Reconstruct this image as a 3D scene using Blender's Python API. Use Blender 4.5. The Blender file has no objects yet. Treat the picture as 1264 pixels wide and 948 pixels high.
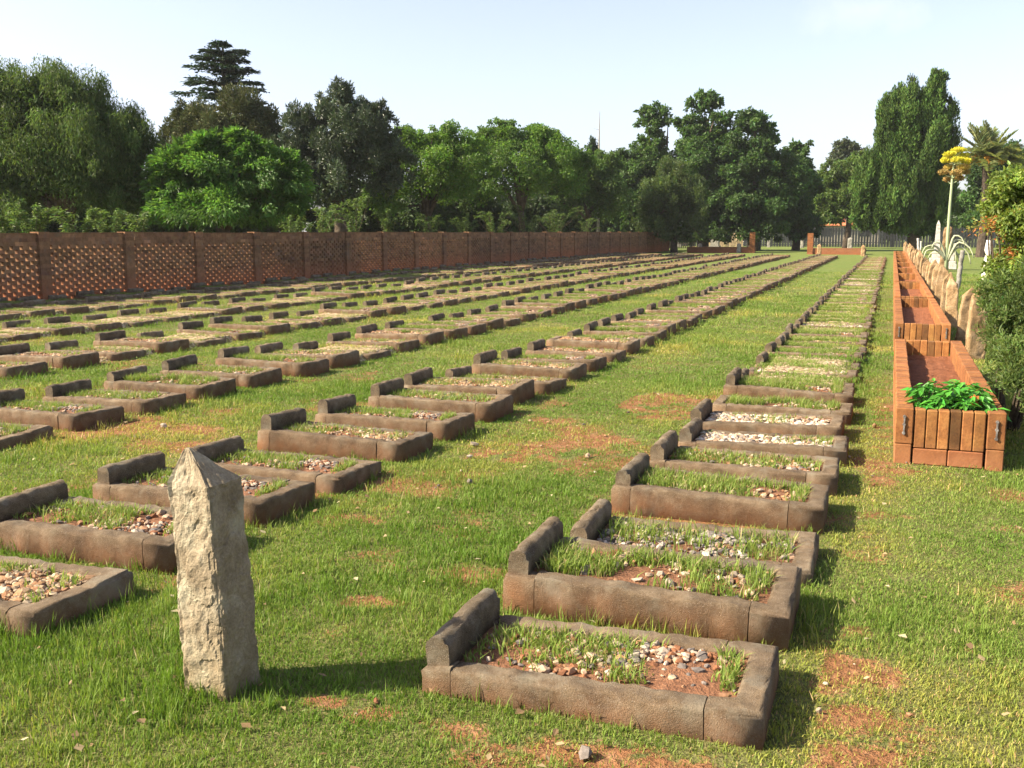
import bpy, math, random
import numpy as np
from mathutils import Vector
random.seed(7); RNG = np.random.default_rng(7)
R = math.radians
sc = bpy.context.scene
col = sc.collection
CAM_H = 1.6

# ------------------------------------------------------------------ camera geometry (used to turn sightings into places)
F = 1229.; PU, PV = 1102, 286
PITCH = math.atan((474 - PV) / F); YAW = math.atan((PU - 632) / math.hypot(F, 474 - PV))
def sight(u, v):
    x = (u - 632) / F; y = (474 - v) / F
    fy = math.cos(PITCH) + y * math.sin(PITCH); z = -math.sin(PITCH) + y * math.cos(PITCH)
    return x, fy, z
def at(u, v, D):
    """world point seen along sight line (u, v) at forward distance D"""
    x, fy, z = sight(u, v)
    x, z = x * D / fy, z * D / fy
    return Vector((x * math.cos(YAW) - D * math.sin(YAW), x * math.sin(YAW) + D * math.cos(YAW), CAM_H + z))
def atY(u, v, Y):
    x, fy, z = sight(u, v)
    X = x * math.cos(YAW) - fy * math.sin(YAW); YY = x * math.sin(YAW) + fy * math.cos(YAW)
    t = Y / YY
    return Vector((X * t, Y, CAM_H + z * t))
def project(X, Y, Z):
    X = np.asarray(X, float); Y = np.asarray(Y, float); z = np.asarray(Z, float) - CAM_H
    x = X * math.cos(YAW) + Y * math.sin(YAW); fw = -X * math.sin(YAW) + Y * math.cos(YAW)
    d = fw * math.cos(PITCH) - z * math.sin(PITCH); u = fw * math.sin(PITCH) + z * math.cos(PITCH)
    return 632 + F * x / d, 474 - F * u / d, d
def pxm(D): return D / F

# ------------------------------------------------------------------ noise
_T = np.random.default_rng(3).random((256, 256))
def vnoise(x, y):
    xi = np.floor(x).astype(int); yi = np.floor(y).astype(int); fx = x - xi; fy = y - yi
    fx = fx * fx * (3 - 2 * fx); fy = fy * fy * (3 - 2 * fy)
    a = _T[xi & 255, yi & 255]; b = _T[(xi + 1) & 255, yi & 255]; c = _T[xi & 255, (yi + 1) & 255]; d = _T[(xi + 1) & 255, (yi + 1) & 255]
    return (a * (1 - fx) + b * fx) * (1 - fy) + (c * (1 - fx) + d * fx) * fy
def fbm(x, y, o=4):
    s = 0; a = .5; t = 0
    for i in range(o):
        s = s + a * vnoise(x * 2 ** i + 17 * i, y * 2 ** i + 31 * i); t += a; a *= .5
    return s / t

# ------------------------------------------------------------------ object helpers
def tag(o, label=None, cat=None, group=None, kind=None):
    if label: o['label'] = label
    if cat: o['category'] = cat
    if group: o['group'] = group
    o['kind'] = kind or 'thing'
    return o
def empty(name, loc, rz=0, label=None, cat=None, group=None):
    o = bpy.data.objects.new(name, None); col.objects.link(o); o.empty_display_size = .1
    o.location = loc; o.rotation_euler = (0, 0, rz)
    return tag(o, label, cat, group)
def link_obj(name, me, parent=None, loc=None):
    o = bpy.data.objects.new(name, me); col.objects.link(o)
    if parent: o.parent = parent
    if loc is not None: o.location = loc
    return o
def np_mesh(name, V, faces, mat, cols=None, smooth=False):
    """faces: list of (n,k) int arrays"""
    V = np.asarray(V, np.float32)
    me = bpy.data.meshes.new(name)
    me.vertices.add(len(V)); me.vertices.foreach_set('co', V.ravel())
    fl = [np.asarray(f, np.int32) for f in faces if len(f)]
    loops = np.concatenate([f.ravel() for f in fl]); sizes = np.concatenate([np.full(len(f), f.shape[1], np.int32) for f in fl])
    starts = np.concatenate([[0], np.cumsum(sizes)[:-1]]).astype(np.int32)
    me.loops.add(len(loops)); me.loops.foreach_set('vertex_index', loops)
    me.polygons.add(len(sizes)); me.polygons.foreach_set('loop_start', starts)
    me.polygons.foreach_set('use_smooth', np.full(len(sizes), bool(smooth)))
    me.update(calc_edges=True)
    if cols is not None:
        a = me.color_attributes.new('col', 'FLOAT_COLOR', 'POINT')
        c = np.ones((len(V), 4), np.float32); c[:, :3] = cols
        a.data.foreach_set('color', c.ravel())
    me.materials.append(mat)
    return me
class MB:
    def __init__(s): s.v = []; s.f = []; s.c = []; s.cur = (1, 1, 1)
    def add(s, vs, fs):
        n = len(s.v); s.v += [tuple(v) for v in vs]; s.f += [tuple(i + n for i in f) for f in fs]; s.c += [s.cur] * len(vs)
    def box(s, x0, x1, y0, y1, z0, z1):
        s.add([(x0, y0, z0), (x1, y0, z0), (x1, y1, z0), (x0, y1, z0), (x0, y0, z1), (x1, y0, z1), (x1, y1, z1), (x0, y1, z1)],
              [(3, 2, 1, 0), (4, 5, 6, 7), (0, 1, 5, 4), (1, 2, 6, 5), (2, 3, 7, 6), (3, 0, 4, 7)])
    def cbox(s, x0, x1, y0, y1, z0, z1, b=.008):
        """box with chamfered edges"""
        X = (x0, x1); Y = (y0, y1); Z = (z0, z1); vs = []; ix = {}
        for i in (0, 1):
            for j in (0, 1):
                for k in (0, 1):
                    sx, sy, sz = (1 - 2 * i) * b, (1 - 2 * j) * b, (1 - 2 * k) * b
                    for a in range(3):
                        ix[i, j, k, a] = len(vs)
                        p = [X[i] + sx, Y[j] + sy, Z[k] + sz]; p[a] = (X[i], Y[j], Z[k])[a]; vs.append(p)
        fs = []
        for a in range(3):
            o = [q for q in range(3) if q != a]
            for w in (0, 1):
                l = []
                for (p, q) in ((0, 0), (1, 0), (1, 1), (0, 1)):
                    c = [0, 0, 0]; c[a] = w; c[o[0]] = p; c[o[1]] = q; l.append(ix[c[0], c[1], c[2], a])
                fs.append(l)
        for a in range(3):                       # edges running along axis a
            o = [q for q in range(3) if q != a]
            for p in (0, 1):
                for q in (0, 1):
                    c0 = [0, 0, 0]; c1 = [0, 0, 0]; c0[o[0]] = c1[o[0]] = p; c0[o[1]] = c1[o[1]] = q; c1[a] = 1
                    fs.append([ix[(*c0, o[0])], ix[(*c0, o[1])], ix[(*c1, o[1])], ix[(*c1, o[0])]])
        for i in (0, 1):
            for j in (0, 1):
                for k in (0, 1): fs.append([ix[i, j, k, 0], ix[i, j, k, 1], ix[i, j, k, 2]])
        cen = Vector(((x0 + x1) / 2, (y0 + y1) / 2, (z0 + z1) / 2)); out = []
        for f in fs:
            p = [Vector(vs[i]) for i in f]; n = (p[1] - p[0]).cross(p[2] - p[0]); m = sum(p, Vector()) / len(p) - cen
            out.append(f if n.dot(m) > 0 else f[::-1])
        s.add(vs, out)
    def tube(s, pts, rad, seg=7, cap=True):
        pts = [Vector(p) for p in pts]; rings = []; n0 = len(s.v); vs = []; fs = []
        for i, p in enumerate(pts):
            d = (pts[min(i + 1, len(pts) - 1)] - pts[max(i - 1, 0)]).normalized()
            a = d.cross(Vector((0, 1, .13))).normalized(); b = d.cross(a)
            r = rad[i] if isinstance(rad, (list, tuple)) else rad
            for k in range(seg):
                t = 2 * math.pi * k / seg; vs.append(p + (a * math.cos(t) + b * math.sin(t)) * r)
        for i in range(len(pts) - 1):
            for k in range(seg):
                fs.append((i * seg + k, i * seg + (k + 1) % seg, (i + 1) * seg + (k + 1) % seg, (i + 1) * seg + k)[::-1])
        if cap: fs.append(tuple(range(seg))); fs.append(tuple((len(pts) - 1) * seg + k for k in range(seg))[::-1])
        s.add(vs, fs)
    def mesh(s, name, mat, smooth=False):
        me = bpy.data.meshes.new(name); me.from_pydata(s.v, [], s.f); me.materials.append(mat)
        a = me.color_attributes.new('col', 'FLOAT_COLOR', 'POINT')
        a.data.foreach_set('color', np.array([(*c, 1) for c in s.c], np.float32).ravel())
        if smooth: me.polygons.foreach_set('use_smooth', [True] * len(me.polygons))
        me.update(); return me
    def build(s, name, mat, parent=None, loc=None, smooth=False):
        return link_obj(name, s.mesh(name, mat, smooth), parent, loc)

# ------------------------------------------------------------------ materials
def new_mat(name):
    m = bpy.data.materials.new(name); m.use_nodes = True; nt = m.node_tree
    for n in list(nt.nodes): nt.nodes.remove(n)
    out = nt.nodes.new('ShaderNodeOutputMaterial')
    return m, nt, out
def N(nt, t, **kw):
    n = nt.nodes.new(t)
    for k, v in kw.items():
        if k in n.inputs.keys() if isinstance(k, str) else False: n.inputs[k].default_value = v
        else: setattr(n, k, v)
    return n
def L(nt, a, b): nt.links.new(a, b)
def ramp(nt, fac, stops):
    r = nt.nodes.new('ShaderNodeValToRGB'); e = r.color_ramp.elements
    while len(e) < len(stops): e.new(.5)
    for i, (p, c) in enumerate(stops): e[i].position = p; e[i].color = (*c, 1)
    L(nt, fac, r.inputs[0]); return r.outputs[0]
def noise(nt, vec, scale, detail=5, rough=.6):
    n = nt.nodes.new('ShaderNodeTexNoise'); n.inputs['Scale'].default_value = scale; n.inputs['Detail'].default_value = detail
    n.inputs['Roughness'].default_value = rough
    L(nt, vec, n.inputs['Vector']); return n.outputs['Fac']
def mixc(nt, fac, a, b, mode='MIX'):
    m = nt.nodes.new('ShaderNodeMix'); m.data_type = 'RGBA'; m.blend_type = mode
    for s, v in ((m.inputs[0], fac), (m.inputs[6], a), (m.inputs[7], b)):
        if hasattr(v, 'is_linked') or hasattr(v, 'links'): L(nt, v, s)
        elif isinstance(v, (int, float)): s.default_value = v
        else: s.default_value = (*v, 1)
    return m.outputs[2]
def mathn(nt, op, a, b=None, clamp=False):
    m = nt.nodes.new('ShaderNodeMath'); m.operation = op; m.use_clamp = clamp
    for i, v in enumerate((a, b)):
        if v is None: continue
        if isinstance(v, (int, float)): m.inputs[i].default_value = v
        else: L(nt, v, m.inputs[i])
    return m.outputs[0]
def obj_coords(nt):
    tc = nt.nodes.new('ShaderNodeTexCoord'); oi = nt.nodes.new('ShaderNodeObjectInfo')
    m = nt.nodes.new('ShaderNodeVectorMath'); m.operation = 'SCALE'; m.inputs[0].default_value = (37, 53, 71); L(nt, oi.outputs['Random'], m.inputs['Scale'])
    a = nt.nodes.new('ShaderNodeVectorMath'); a.operation = 'ADD'; L(nt, tc.outputs['Object'], a.inputs[0]); L(nt, m.outputs[0], a.inputs[1])
    return tc.outputs['Object'], a.outputs[0], oi.outputs['Random']
def bump(nt, h, strength, dist=.02):
    b = nt.nodes.new('ShaderNodeBump'); b.inputs['Strength'].default_value = strength; b.inputs['Distance'].default_value = dist
    L(nt, h, b.inputs['Height']); return b.outputs[0]
def surface(nt, out, color, rough=.9, nrm=None, spec=.25):
    p = nt.nodes.new('ShaderNodeBsdfPrincipled'); p.inputs['Roughness'].default_value = rough; p.inputs['Specular IOR Level'].default_value = spec
    if isinstance(color, tuple): p.inputs['Base Color'].default_value = (*color, 1)
    else: L(nt, color, p.inputs['Base Color'])
    if nrm: L(nt, nrm, p.inputs['Normal'])
    L(nt, p.outputs[0], out.inputs[0]); return p
def rocky(name, stops, scale=6, fine=60, bs=.6, bd=.02, rough=.95, attr=False, stain=None, speck=0., lichen=None):
    """mottled mineral surface; stain = (colour, z0, z1): soil splashed up the foot of the thing"""
    m, nt, out = new_mat(name); oc, vec, rnd = obj_coords(nt)
    n1 = noise(nt, vec, scale, 6, .65); n2 = noise(nt, vec, fine, 4, .7)
    c = ramp(nt, n1, stops)
    c = mixc(nt, .55, c, ramp(nt, n2, [(.3, (.45, .45, .45)), (.7, (1.3, 1.3, 1.3))]), 'MULTIPLY')
    if speck:
        n4 = noise(nt, vec, fine * 2.2, 2, .5)
        c = mixc(nt, ramp(nt, n4, [(.62, (0, 0, 0)), (.70, (speck,) * 3)]), c, (.5, .46, .40))
    if lichen: c = mixc(nt, ramp(nt, noise(nt, vec, 4.3, 6, .7), [(.52, (0, 0, 0)), (.66, (.65, .65, .65))]), c, lichen)
    t = mixc(nt, rnd, (.86, .86, .86), (1.12, 1.1, 1.08)); c = mixc(nt, 1, c, t, 'MULTIPLY')
    if attr:
        a = nt.nodes.new('ShaderNodeAttribute'); a.attribute_name = 'col'; c = mixc(nt, 1, c, a.outputs['Color'], 'MULTIPLY')
    if stain:
        sx = nt.nodes.new('ShaderNodeSeparateXYZ'); L(nt, oc, sx.inputs[0])
        mr = nt.nodes.new('ShaderNodeMapRange'); mr.inputs[1].default_value = stain[1]; mr.inputs[2].default_value = stain[2]; mr.inputs[3].default_value = 1; mr.inputs[4].default_value = 0
        L(nt, sx.outputs[2], mr.inputs[0])
        n3 = noise(nt, vec, scale * 1.3, 4, .6)
        fac = mathn(nt, 'MULTIPLY', mr.outputs[0], mathn(nt, 'MULTIPLY', n3, 1.5), True)
        c = mixc(nt, fac, c, stain[0])
    h = mathn(nt, 'ADD', mathn(nt, 'MULTIPLY', n1, 1.2), mathn(nt, 'MULTIPLY', n2, .6))
    surface(nt, out, c, rough, bump(nt, h, bs, bd)); return m
M = {}
M['kerb'] = rocky('kerb_concrete', [(.28, (.055, .041, .026)), (.5, (.128, .095, .058)), (.72, (.225, .176, .116))], 9, 200, 1., .012, stain=((.20, .088, .038), .0, .16), speck=.6, lichen=(.20, .185, .14))
M['stone'] = rocky('sandstone', [(.3, (.175, .135, .085)), (.5, (.28, .23, .155)), (.72, (.38, .335, .245))], 9, 110, 1., .012, stain=((.17, .125, .06), -.05, .3), lichen=(.40, .38, .28))
M['slab'] = rocky('slab_sandstone', [(.3, (.20, .125, .06)), (.5, (.34, .225, .115)), (.72, (.46, .34, .21))], 6, 60, 1., .03, attr=True)
M['brick'] = rocky('wall_brick', [(.3, (.125, .070, .037)), (.5, (.20, .11, .056)), (.75, (.27, .155, .085))], 9, 60, .4, .01, attr=True, stain=((.30, .10, .042), .0, .75), lichen=(.15, .11, .08))
M['planter'] = rocky('planter_brick', [(.28, (.145, .058, .022)), (.5, (.24, .098, .034)), (.75, (.32, .152, .056))], 10, 70, .5, .006, rough=.85, attr=True, stain=((.30, .13, .06), -.02, .16), lichen=(.26, .13, .05))
M['soil'] = rocky('red_soil', [(.3, (.17, .062, .028)), (.5, (.27, .10, .044)), (.75, (.35, .145, .07))], 12, 70, 1, .03)
M['bed'] = rocky('bed_soil', [(.3, (.13, .06, .032)), (.5, (.22, .105, .055)), (.75, (.30, .165, .095))], 14, 70, 1, .03)
M['bark'] = rocky('bark', [(.3, (.035, .026, .019)), (.5, (.075, .056, .04)), (.75, (.13, .10, .075))], 5, 30, .8, .04)
M['white'] = rocky('weathered_white', [(.3, (.22, .20, .17)), (.48, (.46, .44, .40)), (.75, (.62, .60, .56))], 9, 50, .5, .01)
M['greystone'] = rocky('grey_stone', [(.3, (.13, .125, .11)), (.5, (.24, .23, .20)), (.75, (.36, .35, .31))], 5, 40, .5, .02)
M['fence'] = rocky('fence_board', [(.3, (.013, .016, .017)), (.5, (.022, .026, .027)), (.75, (.038, .042, .042))], 3, 20, .3, .01, attr=True)  # grey boards darkened further, the shade of the trees put into their colour
M['palefence'] = rocky('pale_board', [(.3, (.18, .14, .08)), (.5, (.28, .22, .125)), (.75, (.36, .3, .19))], 3, 20, .3, .01, attr=True)
M['rooftile'] = rocky('roof_tile', [(.3, (.38, .11, .05)), (.5, (.5, .16, .075)), (.75, (.58, .24, .12))], 2, 12, .5, .03)
M['plaster'] = rocky('plaster', [(.3, (.4, .36, .28)), (.5, (.5, .45, .36)), (.75, (.58, .52, .42))], 2, 20, .2, .01)
M['metal'] = rocky('rusty_metal', [(.3, (.06, .05, .045)), (.5, (.14, .13, .12)), (.75, (.30, .30, .29))], 20, 90, .4, .004, rough=.5)
def pebble_mat():
    m, nt, out = new_mat('pebbles'); oc, vec, rnd = obj_coords(nt)
    a = nt.nodes.new('ShaderNodeAttribute'); a.attribute_name = 'col'
    n2 = noise(nt, vec, 130, 4, .7)
    c = mixc(nt, .8, a.outputs['Color'], ramp(nt, n2, [(.3, (.55, .5, .45)), (.7, (1.2, 1.2, 1.2))]), 'MULTIPLY')
    surface(nt, out, c, .8, bump(nt, n2, .4, .004)); return m
M['pebble'] = pebble_mat()
def leaf_mat(name, trans=.35, rough=.5, tint=True, inst=False, spec=.3):
    m, nt, out = new_mat(name)
    a = nt.nodes.new('ShaderNodeAttribute'); a.attribute_name = 'col'; c = a.outputs['Color']
    if inst:
        t = nt.nodes.new('ShaderNodeAttribute'); t.attribute_name = 'tint'; t.attribute_type = 'INSTANCER'
        c = mixc(nt, 1, c, ramp(nt, t.outputs['Fac'], [(0., (.62, .78, .50)), (.45, (1, 1, 1)), (.8, (1.45, 1.12, 1.05)), (1., (1.9, 1.3, 1.6))]), 'MULTIPLY')
    p = nt.nodes.new('ShaderNodeBsdfPrincipled'); p.inputs['Roughness'].default_value = rough; p.inputs['Specular IOR Level'].default_value = spec
    L(nt, c, p.inputs['Base Color'])
    tr = nt.nodes.new('ShaderNodeBsdfTranslucent'); L(nt, mixc(nt, 1, c, (1.25, 1.25, .7), 'MULTIPLY'), tr.inputs[0])
    mx = nt.nodes.new('ShaderNodeMixShader'); mx.inputs[0].default_value = trans
    L(nt, p.outputs[0], mx.inputs[1]); L(nt, tr.outputs[0], mx.inputs[2]); L(nt, mx.outputs[0], out.inputs[0]); return m
M['leaf'] = leaf_mat('leaves', .45); M['conifer'] = leaf_mat('conifer_sprays', .15, .65, spec=.15)
M['glossleaf'] = leaf_mat('glossy_leaves', .2, .38, spec=.45)
M['grass'] = leaf_mat('grass_blades', .35, .55, inst=True, spec=.2); M['bedgrass'] = leaf_mat('grave_grass', .35, .55, spec=.2)
M['petal'] = leaf_mat('petals', .3, .7)

# ------------------------------------------------------------------ world and sun
SUN_AZ, SUN_EL = 29., 36.           # light travels SUN_AZ degrees from +X towards +Y
sdir = Vector((-math.cos(R(SUN_AZ)) * math.cos(R(SUN_EL)), -math.sin(R(SUN_AZ)) * math.cos(R(SUN_EL)), math.sin(R(SUN_EL))))
w = bpy.data.worlds.new('World'); sc.world = w; w.use_nodes = True
nt = w.node_tree; bg = nt.nodes['Background']
sky = nt.nodes.new('ShaderNodeTexSky'); sky.sky_type = 'NISHITA'; sky.sun_disc = False
sky.sun_elevation = R(SUN_EL); sky.sun_rotation = math.atan2(sdir.x, sdir.y)
sky.dust_density = 6.5; sky.air_density = 1.0; sky.ozone_density = 2.; sky.altitude = 1500
hs = nt.nodes.new('ShaderNodeHueSaturation'); hs.inputs['Saturation'].default_value = .72      # summer haze pales the sky
L(nt, sky.outputs[0], hs.inputs['Color']); tc = nt.nodes.new('ShaderNodeTexCoord'); skyc = mixc(nt, 1, hs.outputs[0], (1.06, .985, .985), 'MULTIPLY')
cdir = (at(1052, 12, 1.) - Vector((0, 0, CAM_H))).normalized()             # one faint cloud
mp = nt.nodes.new('ShaderNodeMapping'); mp.inputs['Location'].default_value = -cdir; L(nt, tc.outputs['Generated'], mp.inputs[0]); mp.vector_type = 'POINT'
m2 = nt.nodes.new('ShaderNodeMapping'); m2.inputs['Rotation'].default_value = (0, 0, -math.atan2(cdir.y, cdir.x)); m2.inputs['Scale'].default_value = (1, 1, 2.6); L(nt, mp.outputs[0], m2.inputs[0])
ln = nt.nodes.new('ShaderNodeVectorMath'); ln.operation = 'LENGTH'; L(nt, m2.outputs[0], ln.inputs[0])
nz = noise(nt, tc.outputs['Generated'], 26, 6, .6)
cl = mathn(nt, 'SUBTRACT', mathn(nt, 'ADD', mathn(nt, 'MULTIPLY', nz, .10), .012), ln.outputs['Value'])
cl = mathn(nt, 'MULTIPLY', cl, 9., True)
L(nt, mixc(nt, mathn(nt, 'MULTIPLY', cl, .8), skyc, mixc(nt, 1, skyc, (1.5, 1.3, 1.16), 'MULTIPLY')), bg.inputs[0]); bg.inputs[1].default_value = .098
sun = bpy.data.lights.new('sun', 'SUN'); sun.energy = 5.0; sun.angle = R(.6); sun.color = (1, .87, .66)
so = bpy.data.objects.new('sun', sun); col.objects.link(so); so.rotation_euler = (-sdir).to_track_quat('-Z', 'Y').to_euler(); so.location = sdir * 80
cam = bpy.data.cameras.new('camera'); cam.sensor_width = 36; cam.lens = 36 * F / 1264; cam.clip_end = 3000; cam.clip_start = .05
co = bpy.data.objects.new('camera', cam); col.objects.link(co); co.location = (0, 0, CAM_H); co.rotation_euler = (math.pi / 2 - PITCH, 0, YAW)
sc.camera = co
sc.view_settings.view_transform = 'Standard'; sc.view_settings.look = 'None'; sc.view_settings.exposure = 1.58; sc.view_settings.gamma = 1
sc.render.engine = 'CYCLES'; sc.cycles.max_bounces = 6; sc.cycles.diffuse_bounces = 3; sc.cycles.glossy_bounces = 2; sc.cycles.transmission_bounces = 4
sc.cycles.use_denoising = True; sc.cycles.caustics_reflective = False; sc.cycles.caustics_refractive = False

# ------------------------------------------------------------------ the graves: where they lie
# row: foot edge x, head edge x, start y, end y; a grave lies along X, its foot towards +X
ROWS = [(-.27, -1.42, 2.93, 66.5), (-3.13, -4.28, 2.85, 66.0), (-6.10, -7.25, 4.55, 67.0), (-9.05, -10.2, 6.6, 67.5), (-12.05, -13.2, 8.6, 68.5), (-15.05, -16.1, 11.0, 69.5), (-16.45, -17.4, 13.0, 70.)]
GRAVE_L, GRAVE_W = 1.18, .55
rg = random.Random(11)
B_FRONT = [2.85, 3.67, 4.47, 5.22, 6.1, 6.88, 7.75, 8.6, 9.3]
GR = []                                # (row, index, x_foot, y_front, sink, yaw)
A_FRONT = [3.0, 3.79, 4.6, 5.45, 6.27, 7.12, 7.92, 8.72, 9.55, 10.38]
for r, (xf, xh, y0, y1) in enumerate(ROWS):
    y = y0; k = 0
    while y < y1:
        if r == 0 and k < len(A_FRONT): y = A_FRONT[k]
        if r == 1 and k < len(B_FRONT): y = B_FRONT[k]
        u, v, d = project((xf + xh) / 2, y + .3, .1)
        if d > .5 and -330 < u < 1300:
            sink = rg.choice([0, 0, .01, .02, .03, .05, .08] if r < 3 else [.01, .03, .045, .06, .08]) if r else (.04, .005, .085, .02, .03, .03, .03, .05, .04)[k] if k < 9 else rg.choice([.055, .075, .09, .1])
            GR.append((r, k, xf + rg.gauss(0, .02), y, sink, rg.gauss(0, .012))); k += 1
        y += rg.uniform(.79, .87)
def in_graves(x, y, pad=0.):
    m = np.zeros(len(x), bool)
    for r, (xf, xh, y0, y1) in enumerate(ROWS):
        inx = (x < xf + pad) & (x > xh - pad)
        ys = np.array([g[3] for g in GR if g[0] == r])
        i = np.clip(np.searchsorted(ys, y + pad) - 1, 0, len(ys) - 1)
        dy = y - ys[i]
        m |= inx & (dy > -pad) & (dy < GRAVE_W + pad)
    return m

# ------------------------------------------------------------------ ground
def bare_mask(x, y):
    """0 = thick grass, 1 = bare red soil"""
    n = fbm(x * .9 + 5, y * .9 + 9, 5); n2 = fbm(x * 2.7 + 50, y * 2.7 + 3, 3)
    b = np.clip((n * .5 + n2 * .5 - .52) * 6, 0, 1) * .62
    n3 = fbm(x * 8.5 + 21, y * 8.5 + 13, 5)
    near = np.exp(-((y - 5.5) / 6.5) ** 2)
    b = b * (.25 + .75 * near)
    for cx, cy, rx, ry, a in [(-1.87, 9.2, .42, .7, 4.), (-2.2, 7.3, .42, .28, 2.2), (-2.05, 3.7, .13, .07, 2.), (-.1, 3.95, .1, .3, 1.4), (-2.56, 6.55, .25, .25, 1.3), (-1.59, 2.8, .25, .06, 1.5), (-2.35, 7.0, .6, .5, 1.), (-1.9, 6.4, .35, .3, .5), (-1.7, 4.1, .17, .08, 2.6), (-.02, 3.35, .15, .6, 1.3), (-.5, 2.78, .8, .1, 1.2), (-.05, 5.2, .12, .6, .6), (-.12, 4.1, .12, .3, .5),
                           (.0, 9, .1, 3, .6), (.22, 7.15, .22, .12, 2.), (-2.75, 5.0, .3, .5, .5), (-2.3, 4.2, .25, .2, .5), (-2.9, 8.2, .3, .6, .6), (-1.0, 2.8, .5, .08, .7), (-3.0, 3.6, .15, .12, 1.), (-4.6, 2.75, .5, .2, .6), (-17.3, 30, .35, 40, .9)]:
        e = ((x - cx) / rx) ** 2 + ((y - cy) / ry) ** 2
        b = np.maximum(b, a * np.clip(1.35 - e ** .7, 0, 1) * np.clip((n3 - .38) * 4.5, 0, 1.25))
    return np.clip(b, 0, 1)
def ground_z(x, y):
    d = np.hypot(x, y)
    return (fbm(x * .8, y * .8, 3) - .5) * .03 * np.clip(1.5 - d / 40, 0.2, 1) - .012
def axis(a, b, fine0, fine1, step, grow=1.12):
    l = [fine0]; s = step
    while l[-1] < fine1: l.append(l[-1] + step)
    hi = l[-1]; s = step; up = []
    while hi < b: s *= grow; hi += s; up.append(hi)
    lo = fine0; s = step; dn = []
    while lo > a: s *= grow; lo -= s; dn.append(lo)
    return np.array(dn[::-1] + l + up)
ax = axis(-900, 900, -9, 3.2, .07, 1.035); ay = axis(-120, 1600, 1.2, 14, .07, 1.03)
GX, GY = np.meshgrid(ax, ay); gx = GX.ravel(); gy = GY.ravel()
nx, ny = len(ax), len(ay)
q = (np.arange(ny - 1)[:, None] * nx + np.arange(nx - 1)[None, :]).ravel()
gb = bare_mask(gx, gy)
def ground_mat():
    m, nt, out = new_mat('ground'); tc = nt.nodes.new('ShaderNodeTexCoord'); v = tc.outputs['Object']
    a = nt.nodes.new('ShaderNodeAttribute'); a.attribute_name = 'col'
    sx = nt.nodes.new('ShaderNodeSeparateColor'); L(nt, a.outputs['Color'], sx.inputs[0])
    big = noise(nt, v, .35, 5, .6); mid = noise(nt, v, 3.5, 5, .65); fine = noise(nt, v, 38, 4, .7)
    g = ramp(nt, mid, [(.28, (.085, .132, .030)), (.5, (.138, .185, .05)), (.72, (.195, .21, .078))])
    g = mixc(nt, ramp(nt, big, [(.4, (0, 0, 0)), (.7, (.45, .45, .45))]), g, (.16, .165, .05))
    s = ramp(nt, noise(nt, v, 9, 5, .65), [(.3, (.15, .075, .035)), (.5, (.24, .115, .055)), (.75, (.32, .19, .105))])
    thatch = ramp(nt, noise(nt, v, 6, 4, .6), [(.3, (.10, .085, .038)), (.7, (.19, .15, .075))])
    ndist = sx.outputs[1]
    near = mixc(nt, .55, g, thatch)
    g2 = mixc(nt, ndist, g, near)
    f = mathn(nt, 'ADD', sx.outputs[0], mathn(nt, 'MULTIPLY', mathn(nt, 'SUBTRACT', fine, .5), 1.5))
    f = ramp(nt, f, [(.25, (0, 0, 0)), (.5, (1, 1, 1))])
    c = mixc(nt, f, g2, s)
    c = mixc(nt, .6, c, ramp(nt, fine, [(.3, (.5, .5, .5)), (.7, (1.3, 1.3, 1.3))]), 'MULTIPLY')
    h = mathn(nt, 'ADD', fine, mid)
    surface(nt, out, c, 1, bump(nt, h, .8, .04), 0.05); return m
gd = np.hypot(gx, gy)
gc = np.stack([gb, np.clip((42 - gd) / 20, 0, 1), np.zeros_like(gb)], 1)
me = np_mesh('ground', np.stack([gx, gy, ground_z(gx, gy)], 1), [np.stack([q, q + 1, q + nx + 1, q + nx], 1)], ground_mat(), gc, True)
tag(link_obj('ground', me), kind='structure')

# between the far graves the rows are filled with gravel and weeds almost to the kerb tops
STRIPS = [(0, 9.9, .062), (1, 11.5, .055), (2, 9.5, .06), (3, 9., .065), (4, 9., .065), (5, 10., .065), (6, 11., .065)]
def strip_mat(name, stops):
    m, nt, out = new_mat(name); tc = nt.nodes.new('ShaderNodeTexCoord'); v = tc.outputs['Object']
    vo = nt.nodes.new('ShaderNodeTexVoronoi'); vo.inputs['Scale'].default_value = 34; L(nt, v, vo.inputs['Vector'])
    sx = nt.nodes.new('ShaderNodeSeparateColor'); L(nt, vo.outputs['Color'], sx.inputs[0])
    g = ramp(nt, noise(nt, v, 3.2, 5, .7), stops); peb = ramp(nt, sx.outputs[0], [(.2, (.14, .09, .055)), (.5, (.30, .215, .13)), (.8, (.45, .36, .25))])
    f = mathn(nt, 'ADD', noise(nt, v, 2.1, 5, .7), mathn(nt, 'MULTIPLY', sx.outputs[1], .25))
    c = mixc(nt, ramp(nt, f, [(.52, (0, 0, 0)), (.66, (1, 1, 1))]), g, peb)
    surface(nt, out, c, 1, bump(nt, mathn(nt, 'SUBTRACT', 1., vo.outputs['Distance']), .7, .02), .05); return m
M['strip'] = strip_mat('gravel_strip', [(.3, (.15, .155, .05)), (.5, (.24, .20, .085)), (.7, (.34, .25, .14))]); M['greenstrip'] = strip_mat('weedy_strip', [(.3, (.13, .17, .045)), (.55, (.20, .21, .07)), (.75, (.30, .26, .12))])
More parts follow.
